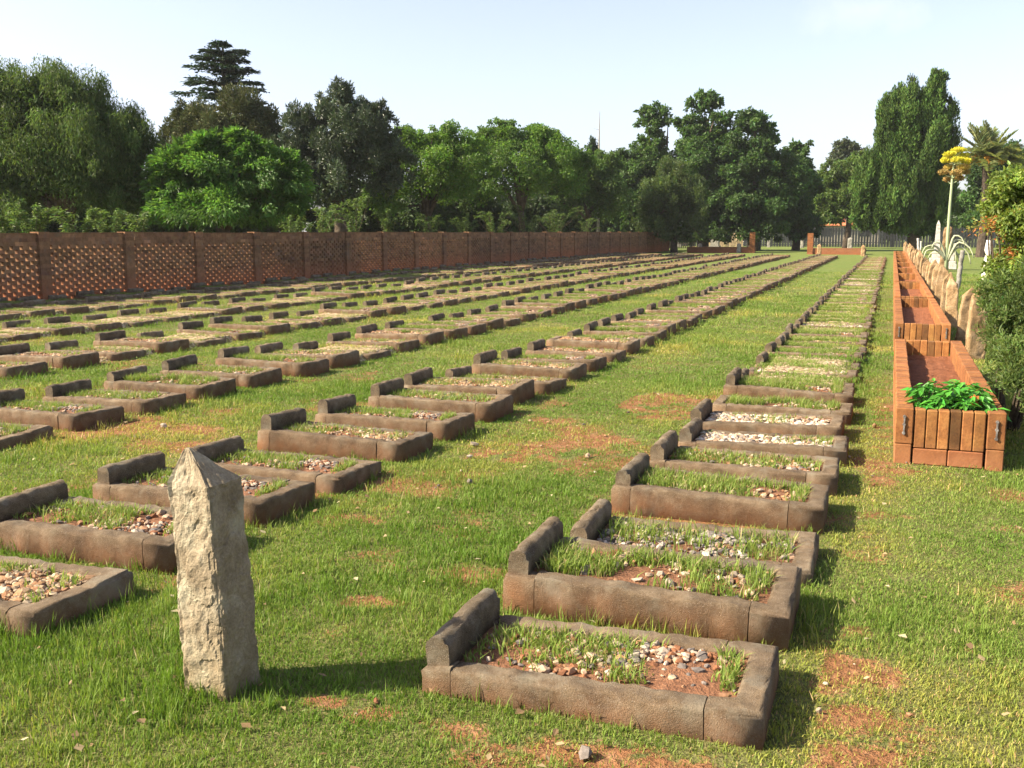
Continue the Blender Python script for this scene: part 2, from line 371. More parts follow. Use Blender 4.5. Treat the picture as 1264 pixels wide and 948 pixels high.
for (r_, ya, zt) in STRIPS:
    xf, xh, y0, y1 = ROWS[r_]; ys = np.arange(ya, y1 + .5, .12); xs = np.linspace(xh + .05, xf - .05, 12); X, Y = np.meshgrid(xs, ys)
    Z = zt * np.clip((Y - ya) / 1.5, -.3, 1) + (fbm(X * 3 + r_, Y * 3, 3) - .5) * .03; Z[:, 0] = Z[:, -1] = -.05
    q_ = (np.arange(len(ys) - 1)[:, None] * 12 + np.arange(11)[None, :]).ravel()
    o = link_obj('gravel_strip', np_mesh('gravel_strip', np.stack([X.ravel(), Y.ravel(), Z.ravel()], 1), [np.stack([q_, q_ + 1, q_ + 13, q_ + 12], 1)], M['greenstrip' if r_ == 0 else 'strip'], None, True))
    tag(o, None, None, None, 'stuff')

# ------------------------------------------------------------------ grass
def blades(n, spread, hmin, hmax, wid, seed, lean=.5, centers=None):
    r = np.random.default_rng(seed)
    if centers is None: bx, by = r.normal(0, spread, n), r.normal(0, spread, n)
    else: bx, by = centers
    n = len(bx)
    h = r.uniform(hmin, hmax, n); az = r.uniform(0, 2 * np.pi, n); ln = r.uniform(.1, 1, n) * lean; tw = az + r.normal(0, .5, n)
    wd = wid * r.uniform(.7, 1.3, n)
    dx, dy = np.cos(az), np.sin(az); px, py = -np.sin(tw), np.cos(tw)
    z0 = np.zeros(n)
    def P(t, s):
        o = h * ln * t * t
        return np.stack([bx + dx * o + px * wd * s, by + dy * o + py * wd * s, z0 + h * t * (1 - .35 * ln * t)], 1)
    V = np.stack([P(0, -.5), P(0, .5), P(.5, .42), P(.5, -.42), P(1, 0)], 1).reshape(-1, 3)
    i = np.arange(n) * 5
    t = r.random(n); dry = r.random(n) < .13
    c = np.stack([.132 + .085 * t, .200 + .09 * t, .038 + .022 * t], 1)
    c[dry] = np.stack([.30 + .1 * t, .26 + .08 * t, .12 + .05 * t], 1)[dry]
    return V, np.stack([i, i + 1, i + 2, i + 3], 1), np.stack([i + 3, i + 2, i + 4], 1), np.repeat(c, 5, 0)
tufts = bpy.data.collections.new('grass_tufts')
for k in range(8):
    tall = k >= 6
    V, q4, t3, c = blades(15 if not tall else 12, .032 if not tall else .02, .012 if not tall else .035, .032 if not tall else .085, .0036, 100 + k, .9 if not tall else .6)
    tufts.objects.link(bpy.data.objects.new('grass_tuft', np_mesh('grass_tuft', V, [q4, t3], M['grass'], c)))
def sample_grass():
    r = np.random.default_rng(5); P = []
    D0 = 1500
    for (r0, r1, s, dens) in [(2.0, 4.5, 1., 1700), (4.5, 7, 1.15, 1150), (7, 11, 1.5, 560), (11, 17, 2.0, 230), (17, 26, 2.7, 85), (26, 42, 3.6, 30)]:
        ang = R(84); area = ang / 2 * (r1 * r1 - r0 * r0); n = int(area * dens)
        rr = np.sqrt(r.uniform(r0 * r0, r1 * r1, n)); th = YAW + r.uniform(-ang / 2, ang / 2, n)
        x = -rr * np.sin(th); y = rr * np.cos(th)
        ok = (x > -17.2)
        P.append(np.stack([x, y, np.full(n, s)], 1)[ok])
    P = np.concatenate(P); x, y, s = P.T
    b = bare_mask(x, y) + r.normal(0, .08, len(x))
    keep = (r.random(len(x)) > np.clip(b * 1.7 - .25, 0, .9)) & ~in_graves(x, y, -.01)
    keep &= ~((x > .06) & (x < .80) & (y > 7.3))
    P = P[keep]; x, y, s = P.T
    edge = in_graves(x, y, .05)
    post = np.hypot(x + 2.13, y - 2.7) < .24
    lush = fbm(x * .7 + 90, y * .7 + 40, 3)
    idx = r.integers(0, 6, len(x)); tall = r.random(len(x)) < (.012 + .07 * edge + .45 * post + .05 * (lush > .58))
    idx[tall] = r.integers(6, 8, tall.sum())
    hs = .72 + .75 * np.clip((lush - .35) * 2.2, 0, 1) + r.normal(0, .12, len(x))
    tint = np.clip(.28 + (fbm(x * 1.1 + 7, y * 1.1 + 77, 4) - .5) * 2.0 + .35 * np.clip(b[keep], 0, 1) + r.normal(0, .13, len(x)), 0, 1)
    # small ones nearest the camera first is not needed: order is free
    S = np.stack([s, s, s ** .3 * hs], 1)
    rot = np.stack([r.normal(0, .12, len(x)), r.normal(0, .12, len(x)), r.uniform(0, 6.28, len(x))], 1)
    gz = ground_z(x, y) - .004
    for (r_, ya, zt) in STRIPS:
        xf, xh, y0, y1 = ROWS[r_]; m = (x > xh + .05) & (x < xf - .05) & (y > ya); gz[m] = (zt * np.clip((y - ya) / 1.5, -.3, 1) + (fbm(x * 3 + r_, y * 3, 3) - .5) * .03 - .006)[m]
        if r_: S[m & (r.random(len(x)) < .6)] *= .3
    return np.stack([x, y, gz], 1), rot, S, idx, tint
def scatter(name, data, coll, mat):
    pos, rot, S, idx, tint = data
    me = bpy.data.meshes.new(name); me.vertices.add(len(pos)); me.vertices.foreach_set('co', pos.astype(np.float32).ravel())
    for nm, ty, arr, key in (('rot', 'FLOAT_VECTOR', rot, 'vector'), ('scl', 'FLOAT_VECTOR', S, 'vector'), ('idx', 'INT', idx, 'value'), ('tint', 'FLOAT', tint, 'value')):
        a = me.attributes.new(nm, ty, 'POINT'); a.data.foreach_set(key, np.ascontiguousarray(arr, np.int32 if ty == 'INT' else np.float32).ravel())
    me.materials.append(mat)
    o = link_obj(name, me)
    g = bpy.data.node_groups.new(name + '_nodes', 'GeometryNodeTree')
    g.interface.new_socket('Geometry', in_out='INPUT', socket_type='NodeSocketGeometry'); g.interface.new_socket('Geometry', in_out='OUTPUT', socket_type='NodeSocketGeometry')
    gi = g.nodes.new('NodeGroupInput'); go = g.nodes.new('NodeGroupOutput'); ip = g.nodes.new('GeometryNodeInstanceOnPoints'); ci = g.nodes.new('GeometryNodeCollectionInfo')
    ci.inputs['Collection'].default_value = coll; ci.inputs['Separate Children'].default_value = True; ci.inputs['Reset Children'].default_value = True
    def na(nm, ty):
        n = g.nodes.new('GeometryNodeInputNamedAttribute'); n.data_type = ty; n.inputs['Name'].default_value = nm; return n.outputs['Attribute']
    g.links.new(gi.outputs[0], ip.inputs['Points']); g.links.new(ci.outputs[0], ip.inputs['Instance']); ip.inputs['Pick Instance'].default_value = True
    g.links.new(na('idx', 'INT'), ip.inputs['Instance Index']); g.links.new(na('rot', 'FLOAT_VECTOR'), ip.inputs['Rotation']); g.links.new(na('scl', 'FLOAT_VECTOR'), ip.inputs['Scale'])
    g.links.new(ip.outputs[0], go.inputs[0])
    md = o.modifiers.new('scatter', 'NODES'); md.node_group = g
    return o
gdat = sample_grass(); print('grass tufts', len(gdat[0]))
tag(scatter('grass', gdat, tufts, M['grass']), 'short sunlit lawn grass growing between the grave rows', 'grass', kind='stuff')

# ------------------------------------------------------------------ pebbles
ICO_V = []; ICO_F = []
_t = (1 + 5 ** .5) / 2
ICO_V = np.array([(-1, _t, 0), (1, _t, 0), (-1, -_t, 0), (1, -_t, 0), (0, -1, _t), (0, 1, _t), (0, -1, -_t), (0, 1, -_t), (_t, 0, -1), (_t, 0, 1), (-_t, 0, -1), (-_t, 0, 1)]) / math.hypot(1, _t)
ICO_F = np.array([(0, 11, 5), (0, 5, 1), (0, 1, 7), (0, 7, 10), (0, 10, 11), (1, 5, 9), (5, 11, 4), (11, 10, 2), (10, 7, 6), (7, 1, 8), (3, 9, 4), (3, 4, 2), (3, 2, 6), (3, 6, 8), (3, 8, 9), (4, 9, 5), (2, 4, 11), (6, 2, 10), (8, 6, 7), (9, 8, 1)])
PEB = {'mixed': [(.40, .22, .12), (.52, .38, .26), (.54, .45, .35), (.30, .13, .06), (.22, .19, .17)], 'white': [(.64, .55, .45), (.56, .43, .31), (.68, .62, .54), (.45, .30, .19), (.30, .26, .23)],
       'orange': [(.42, .25, .13), (.50, .35, .21), (.34, .18, .09), (.52, .42, .29), (.30, .22, .15)], 'grey': [(.24, .21, .19), (.33, .29, .26), (.17, .15, .14), (.55, .48, .41), (.42, .28, .19)]}
def rocks_mesh(name, px, py, pz, size, pal, r):
    n = len(px)
    sc3 = np.stack([size * r.uniform(.7, 1.5, n), size * r.uniform(.7, 1.3, n), size * r.uniform(.45, .9, n)], 1)
    V = ICO_V[None] * (1 + r.normal(0, .16, (n, 12, 1))) * sc3[:, None, :]
    a = r.uniform(0, 6.28, n); ca, sa = np.cos(a), np.sin(a); t = r.normal(0, .4, n); ct, st = np.cos(t), np.sin(t)
    y = V[..., 1] * ct[:, None] - V[..., 2] * st[:, None]; z = V[..., 1] * st[:, None] + V[..., 2] * ct[:, None]; x = V[..., 0]
    V = np.stack([x * ca[:, None] - y * sa[:, None] + px[:, None], x * sa[:, None] + y * ca[:, None] + py[:, None], z + pz[:, None]], 2)
    P = np.array(PEB[pal]); c = P[r.integers(0, len(P), n)] * r.uniform(.5, .95, (n, 1))
    Fc = (ICO_F[None] + 12 * np.arange(n)[:, None, None]).reshape(-1, 3)
    return np_mesh(name, V.reshape(-1, 3), [Fc], M['pebble'], np.repeat(c, 12, 0), False)
KH = .148                                  # kerb height above the ground
IX0, IX1, IY0, IY1 = -1.06, -.11, .102, .448     # inside of the frame (local: foot edge x=0, front edge y=0)
BED = .127
def pebble_variant(n, pal, seed, size=.013, patchy=True):
    r = np.random.default_rng(seed)
    x = r.uniform(IX0, IX1, n * 4); y = r.uniform(IY0, IY1, n * 4)
    k = fbm(x * 4 + seed * 7, y * 5 + seed * 3, 3); o = np.argsort(-(k + r.normal(0, .2 if patchy else .6, len(k))))[:n]
    s = size * np.exp(r.normal(0, .38, n))
    s = np.minimum(s, .027)
    return rocks_mesh('pebbles', x[o], y[o], BED + s * .08 + .004, s, pal, r)
def bedgrass_variant(n, seed, h=(.022, .075), cut=.5):
    r = np.random.default_rng(seed)
    m = n * 5
    x = r.uniform(IX0, IX1, m); y = r.uniform(IY0, IY1, m)
    k = fbm(x * 3.5 + seed * 5, y * 4 + seed, 3); ok = np.where(k + r.normal(0, .05, m) > cut)[0][:n]
    V, q4, t3, c = blades(len(ok), 0, h[0], h[1], .0055, seed, .9, (x[ok], y[ok])); V[:, 2] += BED - .004
    return np_mesh('grass', V, [q4, t3], M['bedgrass'], c)
PV = {'mixed': [pebble_variant(330, 'mixed', 21, .0115), pebble_variant(340, 'mixed', 22, .0115)], 'grassy': [pebble_variant(170, 'mixed', 23), pebble_variant(150, 'orange', 24)],
      'orange': [pebble_variant(800, 'orange', 25, .0115), pebble_variant(720, 'orange', 26, .012)], 'white': [pebble_variant(760, 'white', 27, .0125), pebble_variant(650, 'white', 28, .0125)], 'grey': [pebble_variant(620, 'grey', 29, .0115)]}
GV = {'mixed': [bedgrass_variant(1500, 31, cut=.49), bedgrass_variant(1600, 32, cut=.47)], 'grassy': [bedgrass_variant(2200, 33, (.03, .09), .42), bedgrass_variant(2200, 34, (.03, .10), .45)],
      'orange': [bedgrass_variant(800, 35, cut=.52), bedgrass_variant(900, 36, cut=.51)], 'white': [bedgrass_variant(300, 37, cut=.56), bedgrass_variant(420, 38, cut=.54)], 'grey': [bedgrass_variant(900, 39, (.04, .11), .52)]}

# ------------------------------------------------------------------ kerb pieces
def sweep(path, prof, seed, amp=.003, step=.035):
    """sweep a kerb profile (across, z) along a plan path with mitred corners; across is to the right of travel"""
    pts = []
    for i in range(len(path) - 1):
        a, b = Vector(path[i]), Vector(path[i + 1]); n = max(1, int((b - a).length / step))
        ln = (b - a).length
        for k in range(n):
            t = ln * k / n
            if k and ((i > 0 and t < .115) or (i < len(path) - 2 and ln - t < .115)): continue     # keep the mitre clean
            pts.append((a + (b - a) * (k / n), i, k == 0 and i > 0))
    pts.append((Vector(path[-1]), len(path) - 2, False))
    dirs = [(Vector(path[i + 1]) - Vector(path[i])).normalized() for i in range(len(path) - 1)]
    V = []; m = len(prof); r = random.Random(seed); hmax = max(z for a, z in prof); wmax = max(a for a, z in prof)
    for p, i, corner in pts:
        nrm = Vector((dirs[i].y, -dirs[i].x))
        if corner:
            n0 = Vector((dirs[i - 1].y, -dirs[i - 1].x)); b = (n0 + nrm).normalized(); nrm = b / max(.3, b.dot(n0))
        wob = r.gauss(0, amp)
        for (a, z) in prof:
            chip = min(.014, r.expovariate(1 / .0035)) if z > hmax - .03 and r.random() < .35 else 0
            q = p + nrm * (a + r.gauss(0, amp * .6) + chip * (.5 if a < wmax / 2 else -.5))
            V.append((q.x, q.y, z - chip + (wob + r.gauss(0, amp * .5) if z > .02 else 0)))
    n = len(pts); Fq = []
    for i in range(n - 1):
        for k in range(m): Fq.append((i * m + k, (i + 1) * m + k, (i + 1) * m + (k + 1) % m, i * m + (k + 1) % m))
    for a, fl in ((0, False), ((n - 1) * m, True)):          # end faces with vertices of their own stay crisp
        b = len(V); V += V[a:a + m]; Fq.append(tuple(range(b, b + m))[::-1] if fl else tuple(range(b, b + m)))
    return V, Fq
def prof(wd, h, rad=.022, z0=-.08, half_round=False):
    p = [(0, z0), (0, h - rad)]
    for k in range(1, 4): t = k * math.pi / 8; p.append((rad - rad * math.cos(t), h - rad + rad * math.sin(t)))
    p.append((rad, h)); p.append((wd - rad, h))
    for k in range(1, 4): t = k * math.pi / 8; p.append((wd - rad + rad * math.sin(t), h - rad + rad * math.cos(t)))
    p += [(wd, h - rad), (wd, z0)]
    return p
def mesh_from(name, V, Fq, mat, smooth=True):
    me = bpy.data.meshes.new(name); me.from_pydata(V, [], Fq); me.materials.append(mat)
    if smooth:
        me.polygons.foreach_set('use_smooth', [len(f) == 4 for f in Fq])
    me.update(); return me
KW = .1
gl, gw = GRAVE_L, GRAVE_W
def kerb_set(seed):
    r = random.Random(seed); d = {}
    fr = r.uniform(.14, .2); hr = r.uniform(.10, .14)
    # paths run so that 'right of travel' is the inside of the frame
    V, Fq = sweep([(-fr, gw), (0, gw), (0, 0), (-fr, 0)], prof(KW, KH), seed); d['foot_kerb'] = mesh_from('foot_kerb', V, Fq, M['kerb'])
    V, Fq = sweep([(-gl + hr, 0), (-gl, 0), (-gl, gw), (-gl + hr, gw)], prof(KW, KH - .004), seed + 1); d['head_kerb'] = mesh_from('head_kerb', V, Fq, M['kerb'])
    V, Fq = sweep([(-fr - .004, 0), (-gl + hr + .003, 0)], prof(KW, KH - .002), seed + 2); d['side_kerb'] = mesh_from('side_kerb', V, Fq, M['kerb'])
    V, Fq = sweep([(-gl + hr + .003, gw), (-fr - .004, gw)], prof(KW, KH - .003), seed + 3); d['side_kerb_back'] = mesh_from('side_kerb', V, Fq, M['kerb'])
    hb = r.uniform(.075, .105)
    V, Fq = sweep([(-gl + .012, .03), (-gl + .012, gw - .03)], prof(KW - .012, KH + hb, .038, KH - .02), seed + 4); d['headboard'] = mesh_from('headboard', V, Fq, M['kerb'])
    V = []; nxb, nyb = 22, 9; rr = np.random.default_rng(seed)
    for j in range(nyb):
        for i in range(nxb):
            x = -gl + KW - .02 + (gl - 2 * KW + .04) * i / (nxb - 1); y = KW - .02 + (gw - 2 * KW + .04) * j / (nyb - 1)
            V.append((x, y, BED + .025 * math.sin(math.pi * j / (nyb - 1)) * math.sin(math.pi * i / (nxb - 1)) * 0 + rr.normal(0, .004)))
    Fq = [(j * nxb + i, j * nxb + i + 1, (j + 1) * nxb + i + 1, (j + 1) * nxb + i) for j in range(nyb - 1) for i in range(nxb - 1)]
    d['grave_bed'] = mesh_from('grave_bed', V, Fq, M['bed'])
    return d
KS = [kerb_set(200 + 10 * k) for k in range(7)]
ORD = ['', 'first', 'second', 'third', 'fourth', 'fifth', 'sixth', 'seventh', 'eighth', 'ninth', 'tenth', 'eleventh', 'twelfth', 'thirteenth', 'fourteenth', 'fifteenth', 'sixteenth', 'seventeenth', 'eighteenth', 'nineteenth']
TENS = {20: 'twent', 30: 'thirt', 40: 'fort', 50: 'fift', 60: 'sixt', 70: 'sevent', 80: 'eight', 90: 'ninet'}
def ordinal(n):
    if n < 20: return ORD[n]
    t, o = n // 10 * 10, n % 10
    return TENS[t] + 'ieth' if o == 0 else TENS[t] + 'y-' + ORD[o]
ROWNAME = ['row beside the planters', 'second row from the planters', 'third row from the planters', 'fourth row from the planters', 'fifth row from the planters', 'sixth row from the planters', 'row against the lattice wall']
LOOK = {'mixed': 'patchy grassed grave', 'grassy': 'grass filled grave', 'orange': 'tan pebbled grave', 'white': 'white pebbled grave', 'grey': 'grey pebbled grave'}
GR.sort(key=lambda g: math.hypot(g[2] - .5, g[3]))
A_TYPES = ['mixed', 'grassy', 'grey', 'grassy', 'mixed', 'white', 'white', 'grassy', 'grassy', 'grassy', 'white', 'grassy', 'grassy']
B_TYPES = ['orange', 'mixed', 'mixed', 'mixed', 'orange', 'mixed', 'mixed', 'orange', 'orange', 'orange', 'mixed', 'orange']
def simple_mesh(ks, pv, gv):
    """one mesh of a whole grave, for those too small in view to show parts"""
    V = []; Fq = []; mi = []
    mats = [M['kerb'], M['bed'], M['pebble'], M['bedgrass']]; me = bpy.data.meshes.new('grave'); cols = []
    for part, idx in ((ks['foot_kerb'], 0), (ks['head_kerb'], 0), (ks['side_kerb'], 0), (ks['side_kerb_back'], 0), (ks['headboard'], 0), (ks['grave_bed'], 1), (pv, 2), (gv, 3)):
        n = len(V); V += [tuple(v.co) for v in part.vertices]; Fq += [tuple(i + n for i in p.vertices) for p in part.polygons]; mi += [idx] * len(part.polygons)
        if 'col' in part.color_attributes: cols += [tuple(d.color) for d in part.color_attributes['col'].data]
        else: cols += [(1, 1, 1, 1)] * len(part.vertices)
    me.from_pydata(V, [], Fq)
    for m in mats: me.materials.append(m)
    me.polygons.foreach_set('material_index', mi); me.polygons.foreach_set('use_smooth', [i == 0 for i in mi])
    a = me.color_attributes.new('col', 'FLOAT_COLOR', 'POINT'); a.data.foreach_set('color', np.array(cols, np.float32).ravel()); me.update()
    return me
SIMPLE = {t: [simple_mesh(KS[k], PV[t][k % len(PV[t])], GV[t][k % len(GV[t])]) for k in range(2)] for t in LOOK}
protos = {}
N_IND = 300
for n, (r, k, xf, y, sink, yaw) in enumerate(GR[:N_IND]):
    rr = random.Random(r * 1000 + k)
    t = A_TYPES[k] if r == 0 and k < len(A_TYPES) else B_TYPES[k] if r == 1 and k < len(B_TYPES) else rr.choice(['grassy', 'grassy', 'grassy', 'mixed', 'white'] if r == 0 else ['mixed', 'orange', 'orange', 'mixed', 'grassy'] if r < 3 else ['orange', 'orange', 'mixed', 'grey' if r > 3 else 'orange'])
    label = f"{LOOK[t]}, {ordinal(k + 1)} from the near end of the {ROWNAME[r]}"
    grp = 'kerbed graves laid out in rows'
    loc = (xf, y, float(ground_z(np.array([xf - .5]), np.array([y + .3]))[0]) + .012 - sink)
    rot = (rr.gauss(0, .02), rr.gauss(0, .016), yaw)
    if math.hypot(xf, y) < 24:
        e = empty('grave', loc, 0, label, 'grave', grp); e.rotation_euler = rot
        ks = KS[rr.randrange(7)]
        for nm in ('head_kerb', 'foot_kerb', 'side_kerb', 'side_kerb_back', 'headboard', 'grave_bed'):
            if nm == 'headboard' and rr.random() < .06 and k > 4: continue
            key = ks[nm].as_pointer()
            c = protos[key].copy() if key in protos else bpy.data.objects.new(nm.replace('_back', ''), ks[nm])
            protos.setdefault(key, c); col.objects.link(c); c.parent = e
        q = link_obj('pebbles', rr.choice(PV[t]), e); q['kind'] = 'stuff'
        q = link_obj('grass', rr.choice(GV[t]), e); q['kind'] = 'stuff'
    else:
        o = link_obj('grave', rr.choice(SIMPLE[t]), None, loc); o.rotation_euler = rot; tag(o, label, 'grave', grp)
rest = GR[N_IND:]
if rest:                                       # the far ends of the rows read as one mass
    base = {t: SIMPLE[t][0] for t in ('grassy', 'mixed', 'orange')}
    arr = {}
    for t, me in base.items():
        v = np.zeros(len(me.vertices) * 3, np.float32); me.vertices.foreach_get('co', v)
        c = np.zeros(len(me.vertices) * 4, np.float32); me.color_attributes['col'].data.foreach_get('color', c)
        ls = np.zeros(len(me.loops), np.int32); me.loops.foreach_get('vertex_index', ls)
        lt = np.zeros(len(me.polygons), np.int32); me.polygons.foreach_get('loop_total', lt)
        mi = np.zeros(len(me.polygons), np.int32); me.polygons.foreach_get('material_index', mi)
        # far away the grass blades are too fine to matter: keep every fourth, kerbs and bed whole
        keep = (mi != 3) | (np.arange(len(mi)) % 4 == 0)
        st = np.concatenate([[0], np.cumsum(lt)[:-1]])
        arr[t] = (v.reshape(-1, 3), c.reshape(-1, 4), [tuple(ls[st[i]:st[i] + lt[i]]) for i in np.where(keep)[0]], mi[keep])
    Vs = []; Cs = []; LS = []; LT = []; MI = []; off = 0
    for (r, k, xf, y, sink, yaw) in rest:
        v, c, f, mi = arr['grassy' if r == 0 and random.random() < .8 else random.choice(['mixed', 'orange'])]
        Vs.append(v + np.array([xf, y, -sink], np.float32)); Cs.append(c); LS.append(np.concatenate([np.array(p, np.int32) for p in f]) + off if False else None); off += len(v)
        LT.append(f); MI.append(mi)
    off = 0; loops = []; tot = []; cache = {}
    for v, f in zip(Vs, LT):
        if id(f) not in cache: cache[id(f)] = (np.array([i for p in f for i in p], np.int32), np.array([len(p) for p in f], np.int32))
        a, b = cache[id(f)]; loops.append(a + off); tot.append(b); off += len(v)
    V = np.concatenate(Vs); loops = np.concatenate(loops); tot = np.concatenate(tot)
    me = bpy.data.meshes.new('far_graves'); me.vertices.add(len(V)); me.vertices.foreach_set('co', V.ravel())
    me.loops.add(len(loops)); me.loops.foreach_set('vertex_index', loops); me.polygons.add(len(tot))
    me.polygons.foreach_set('loop_start', np.concatenate([[0], np.cumsum(tot)[:-1]]).astype(np.int32)); me.update(calc_edges=True)
    for m in (M['kerb'], M['bed'], M['pebble'], M['bedgrass']): me.materials.append(m)
    me.polygons.foreach_set('material_index', np.concatenate(MI))
    a = me.color_attributes.new('col', 'FLOAT_COLOR', 'POINT'); a.data.foreach_set('color', np.concatenate(Cs).ravel())
    tag(link_obj('far_graves', me), 'distant far ends of the rows of low kerbed graves', 'graves', kind='stuff')
print('graves', len(GR), 'individual', min(N_IND, len(GR)))

# loose stones lying in the grass
r = np.random.default_rng(77); n = 330
x = r.uniform(-6, 1.0, n * 3); y = 2.3 + 9 * r.random(n * 3) ** 1.3
b = bare_mask(x, y); ok = np.where((b + r.normal(0, .18, len(b)) > .42) & ~in_graves(x, y, .02))[0][:n]
s = .009 * np.exp(r.normal(0, .5, len(ok)))
me = rocks_mesh('loose_stones', x[ok], y[ok], ground_z(x[ok], y[ok]) + s * .5 + .006, s, 'mixed', r)
tag(link_obj('loose_stones', me), 'small stones strewn over bare patches of the lawn', 'stones', kind='stuff')

# dry leaves and clippings on the lawn
r = np.random.default_rng(78); n = 900
x = r.uniform(-8, 1.6, n); y = 2.2 + 12 * r.random(n) ** 1.5; ok = ~in_graves(x, y, 0); x, y = x[ok], y[ok]; n = len(x)
a = r.uniform(0, 6.28, n); Ln = r.uniform(.015, .045, n); c, s_ = np.cos(a), np.sin(a); wd = Ln * r.uniform(.2, .5, n); z = ground_z(x, y) + .022
V = np.stack([np.stack([x, y, z], 1), np.stack([x + c * Ln * .5 - s_ * wd, y + s_ * Ln * .5 + c * wd, z + .008], 1), np.stack([x + c * Ln, y + s_ * Ln, z + r.uniform(0, .015, n)], 1), np.stack([x + c * Ln * .5 + s_ * wd, y + s_ * Ln * .5 - c * wd, z + .004], 1)], 1).reshape(-1, 3)
i = np.arange(n) * 4; cc = np.array([(.36, .27, .15), (.28, .18, .09), (.42, .36, .22), (.2, .13, .07)])[r.integers(0, 4, n)]
tag(link_obj('fallen_leaves', np_mesh('fallen_leaves', V, [np.stack([i, i + 1, i + 2, i + 3], 1)], M['petal'], np.repeat(cc, 4, 0))), 'dry leaves and clippings scattered on the lawn', 'leaves', kind='stuff')

# ------------------------------------------------------------------ sandstone marker post
def stone_block(sx, sy, h, apex, seed, lean=(0, 0), rough=.008, taper=.0, topcut=.0, nseg=14, nz=44, flat=.5):
    """rough hewn four sided stone, pointed top; returns V,F"""
    r = np.random.default_rng(seed); V = []
    per = []
    for (a, b) in (((-1, -1), (1, -1)), ((1, -1), (1, 1)), ((1, 1), (-1, 1)), ((-1, 1), (-1, -1))):
        for k in range(nseg): t = k / nseg; per.append((a[0] + (b[0] - a[0]) * t, a[1] + (b[1] - a[1]) * t))
    per = np.array(per); m = len(per)
    rad = np.hypot(per[:, 0], per[:, 1]); cc = per / np.maximum(1, (rad / 1.30))[:, None]
    rings = []
    for i in range(nz + 1):
        z = -.1 + (h - topcut + .1) * i / nz; sc_ = 1 - taper * z / h
        rings.append((z, sc_, 0))
    for j in range(1, 10): t = j / 9; rings.append((h - topcut + topcut * t, (1 - taper) * (1 - .93 * t), t))
    for (z, s_, t) in rings:
        px = cc[:, 0] * sx / 2 * s_ + apex[0] * t + lean[0] * z; py = cc[:, 1] * sy / 2 * s_ + apex[1] * t + lean[1] * z
        ang = np.arctan2(per[:, 1], per[:, 0])
        uu = np.where(np.abs(per[:, 0]) > .999, per[:, 1] * sy / 2 + np.sign(per[:, 0]) * 9, per[:, 0] * sx / 2 + np.sign(per[:, 1]) * 5)
        n1 = fbm(uu * 9 + seed, np.full(m, z * 7.) + seed * 3, 3) - .5; n2 = fbm(uu * 40 + seed, np.full(m, z * 34.) + 9, 3) - .5
        fl = np.floor((fbm(uu * 6 + 40 + seed, np.full(m, z * 4.5), 3)) * 7) / 7 - .5
        dsp = (n1 * 2.2 + n2 * 1.3 + fl * 2.0 * flat) * rough * 2
        corner = np.clip((rad - 1.2) / .2, 0, 1); dsp = dsp - corner * np.abs(n1) * rough * 3
        nrm = cc / np.hypot(cc[:, 0], cc[:, 1])[:, None]
        V += [(a, b, c) for a, b, c in zip(px + nrm[:, 0] * dsp * (1 - t) ** .5, py + nrm[:, 1] * dsp * (1 - t) ** .5, np.full(m, z) + n2 * rough * (t > 0))]
    n = len(rings); Fq = [(i * m + k, i * m + (k + 1) % m, (i + 1) * m + (k + 1) % m, (i + 1) * m + k) for i in range(n - 1) for k in range(m)]
    Fq.append(tuple((n - 1) * m + k for k in range(m)))
    return V, Fq
V, Fq = stone_block(.205, .185, .865, (-.035, -.03), 5, (-.045, -.01), .0048, .05, .115, 28, 110, 1.5)
o = link_obj('marker_post', mesh_from('marker_post', V, Fq, M['stone'], False), None, (-2.15, 2.775, 0))
o.rotation_euler = (0, 0, R(-4))
tag(o, 'rough sandstone post with a pointed top standing alone in the near grass', 'marker post')

# ------------------------------------------------------------------ brick lattice wall
def vary(base, r, s=.16): k = 1 + r.gauss(0, s); return (base[0] * k, base[1] * k * (1 + r.gauss(0, .03)), base[2] * k)
WX, WY0, PITCHB, NB = -17.7, 9.18, 2.67, 28
CH = .0825
def panel_mesh(seed):
    r = random.Random(seed); mb = MB(); x0, x1 = -.055, .055; y0, y1 = .15, PITCHB - .15
    for c in range(19):
        z0, z1 = c * CH, (c + 1) * CH
        if c < 1 or c >= 16:
            y = y0 - (.11 if c % 2 else 0)
            while y < y1:
                a, b = max(y, y0), min(y + .222, y1)
                mb.cur = vary((1.9, 1.9, 1.8) if r.random() < .05 else (1, 1, 1), r)
                if b - a > .02: mb.box(x0 + r.uniform(-.003, .003), x1 + r.uniform(-.003, .003), a, b, z0, z1)
                y += .222
        else:
            y = y0 - (.132 if c % 2 else 0)
            while y < y1:
                a, b = max(y, y0), min(y + .176, y1)
                mb.cur = vary((1, 1, 1), r)
                if b - a > .02: mb.box(x0 + r.uniform(-.003, .003), x1 + r.uniform(-.003, .003), a, b, z0, z1)
                y += .264
    mb.cur = (.9, .9, .88); mb.box(-.065, .065, y0, y1, 19 * CH, 19 * CH + .03)
    return mb.mesh('panel', M['brick'])
PM = [panel_mesh(k) for k in range(3)]
def pillar_mesh(seed):
    r = random.Random(seed); mb = MB()
    for c in range(19):
        z0 = c * CH
        mb.cur = vary((.95, .95, .95), r, .1)
        mb.box(-.12 + r.uniform(-.003, .003), .12 + r.uniform(-.003, .003), -.15, .15, z0, z0 + CH)
    mb.cur = (1.15, 1.1, 1.05); mb.box(-.125, .125, -.155, .155, 19 * CH, 19 * CH + .05)
    return mb.mesh('pillar', M['brick'])
PL = [pillar_mesh(40 + k) for k in range(2)]
wall = empty('brick_wall', (WX, WY0, -.02), 0, 'long brown brick wall pierced in a lattice of gaps behind the graves', 'wall')
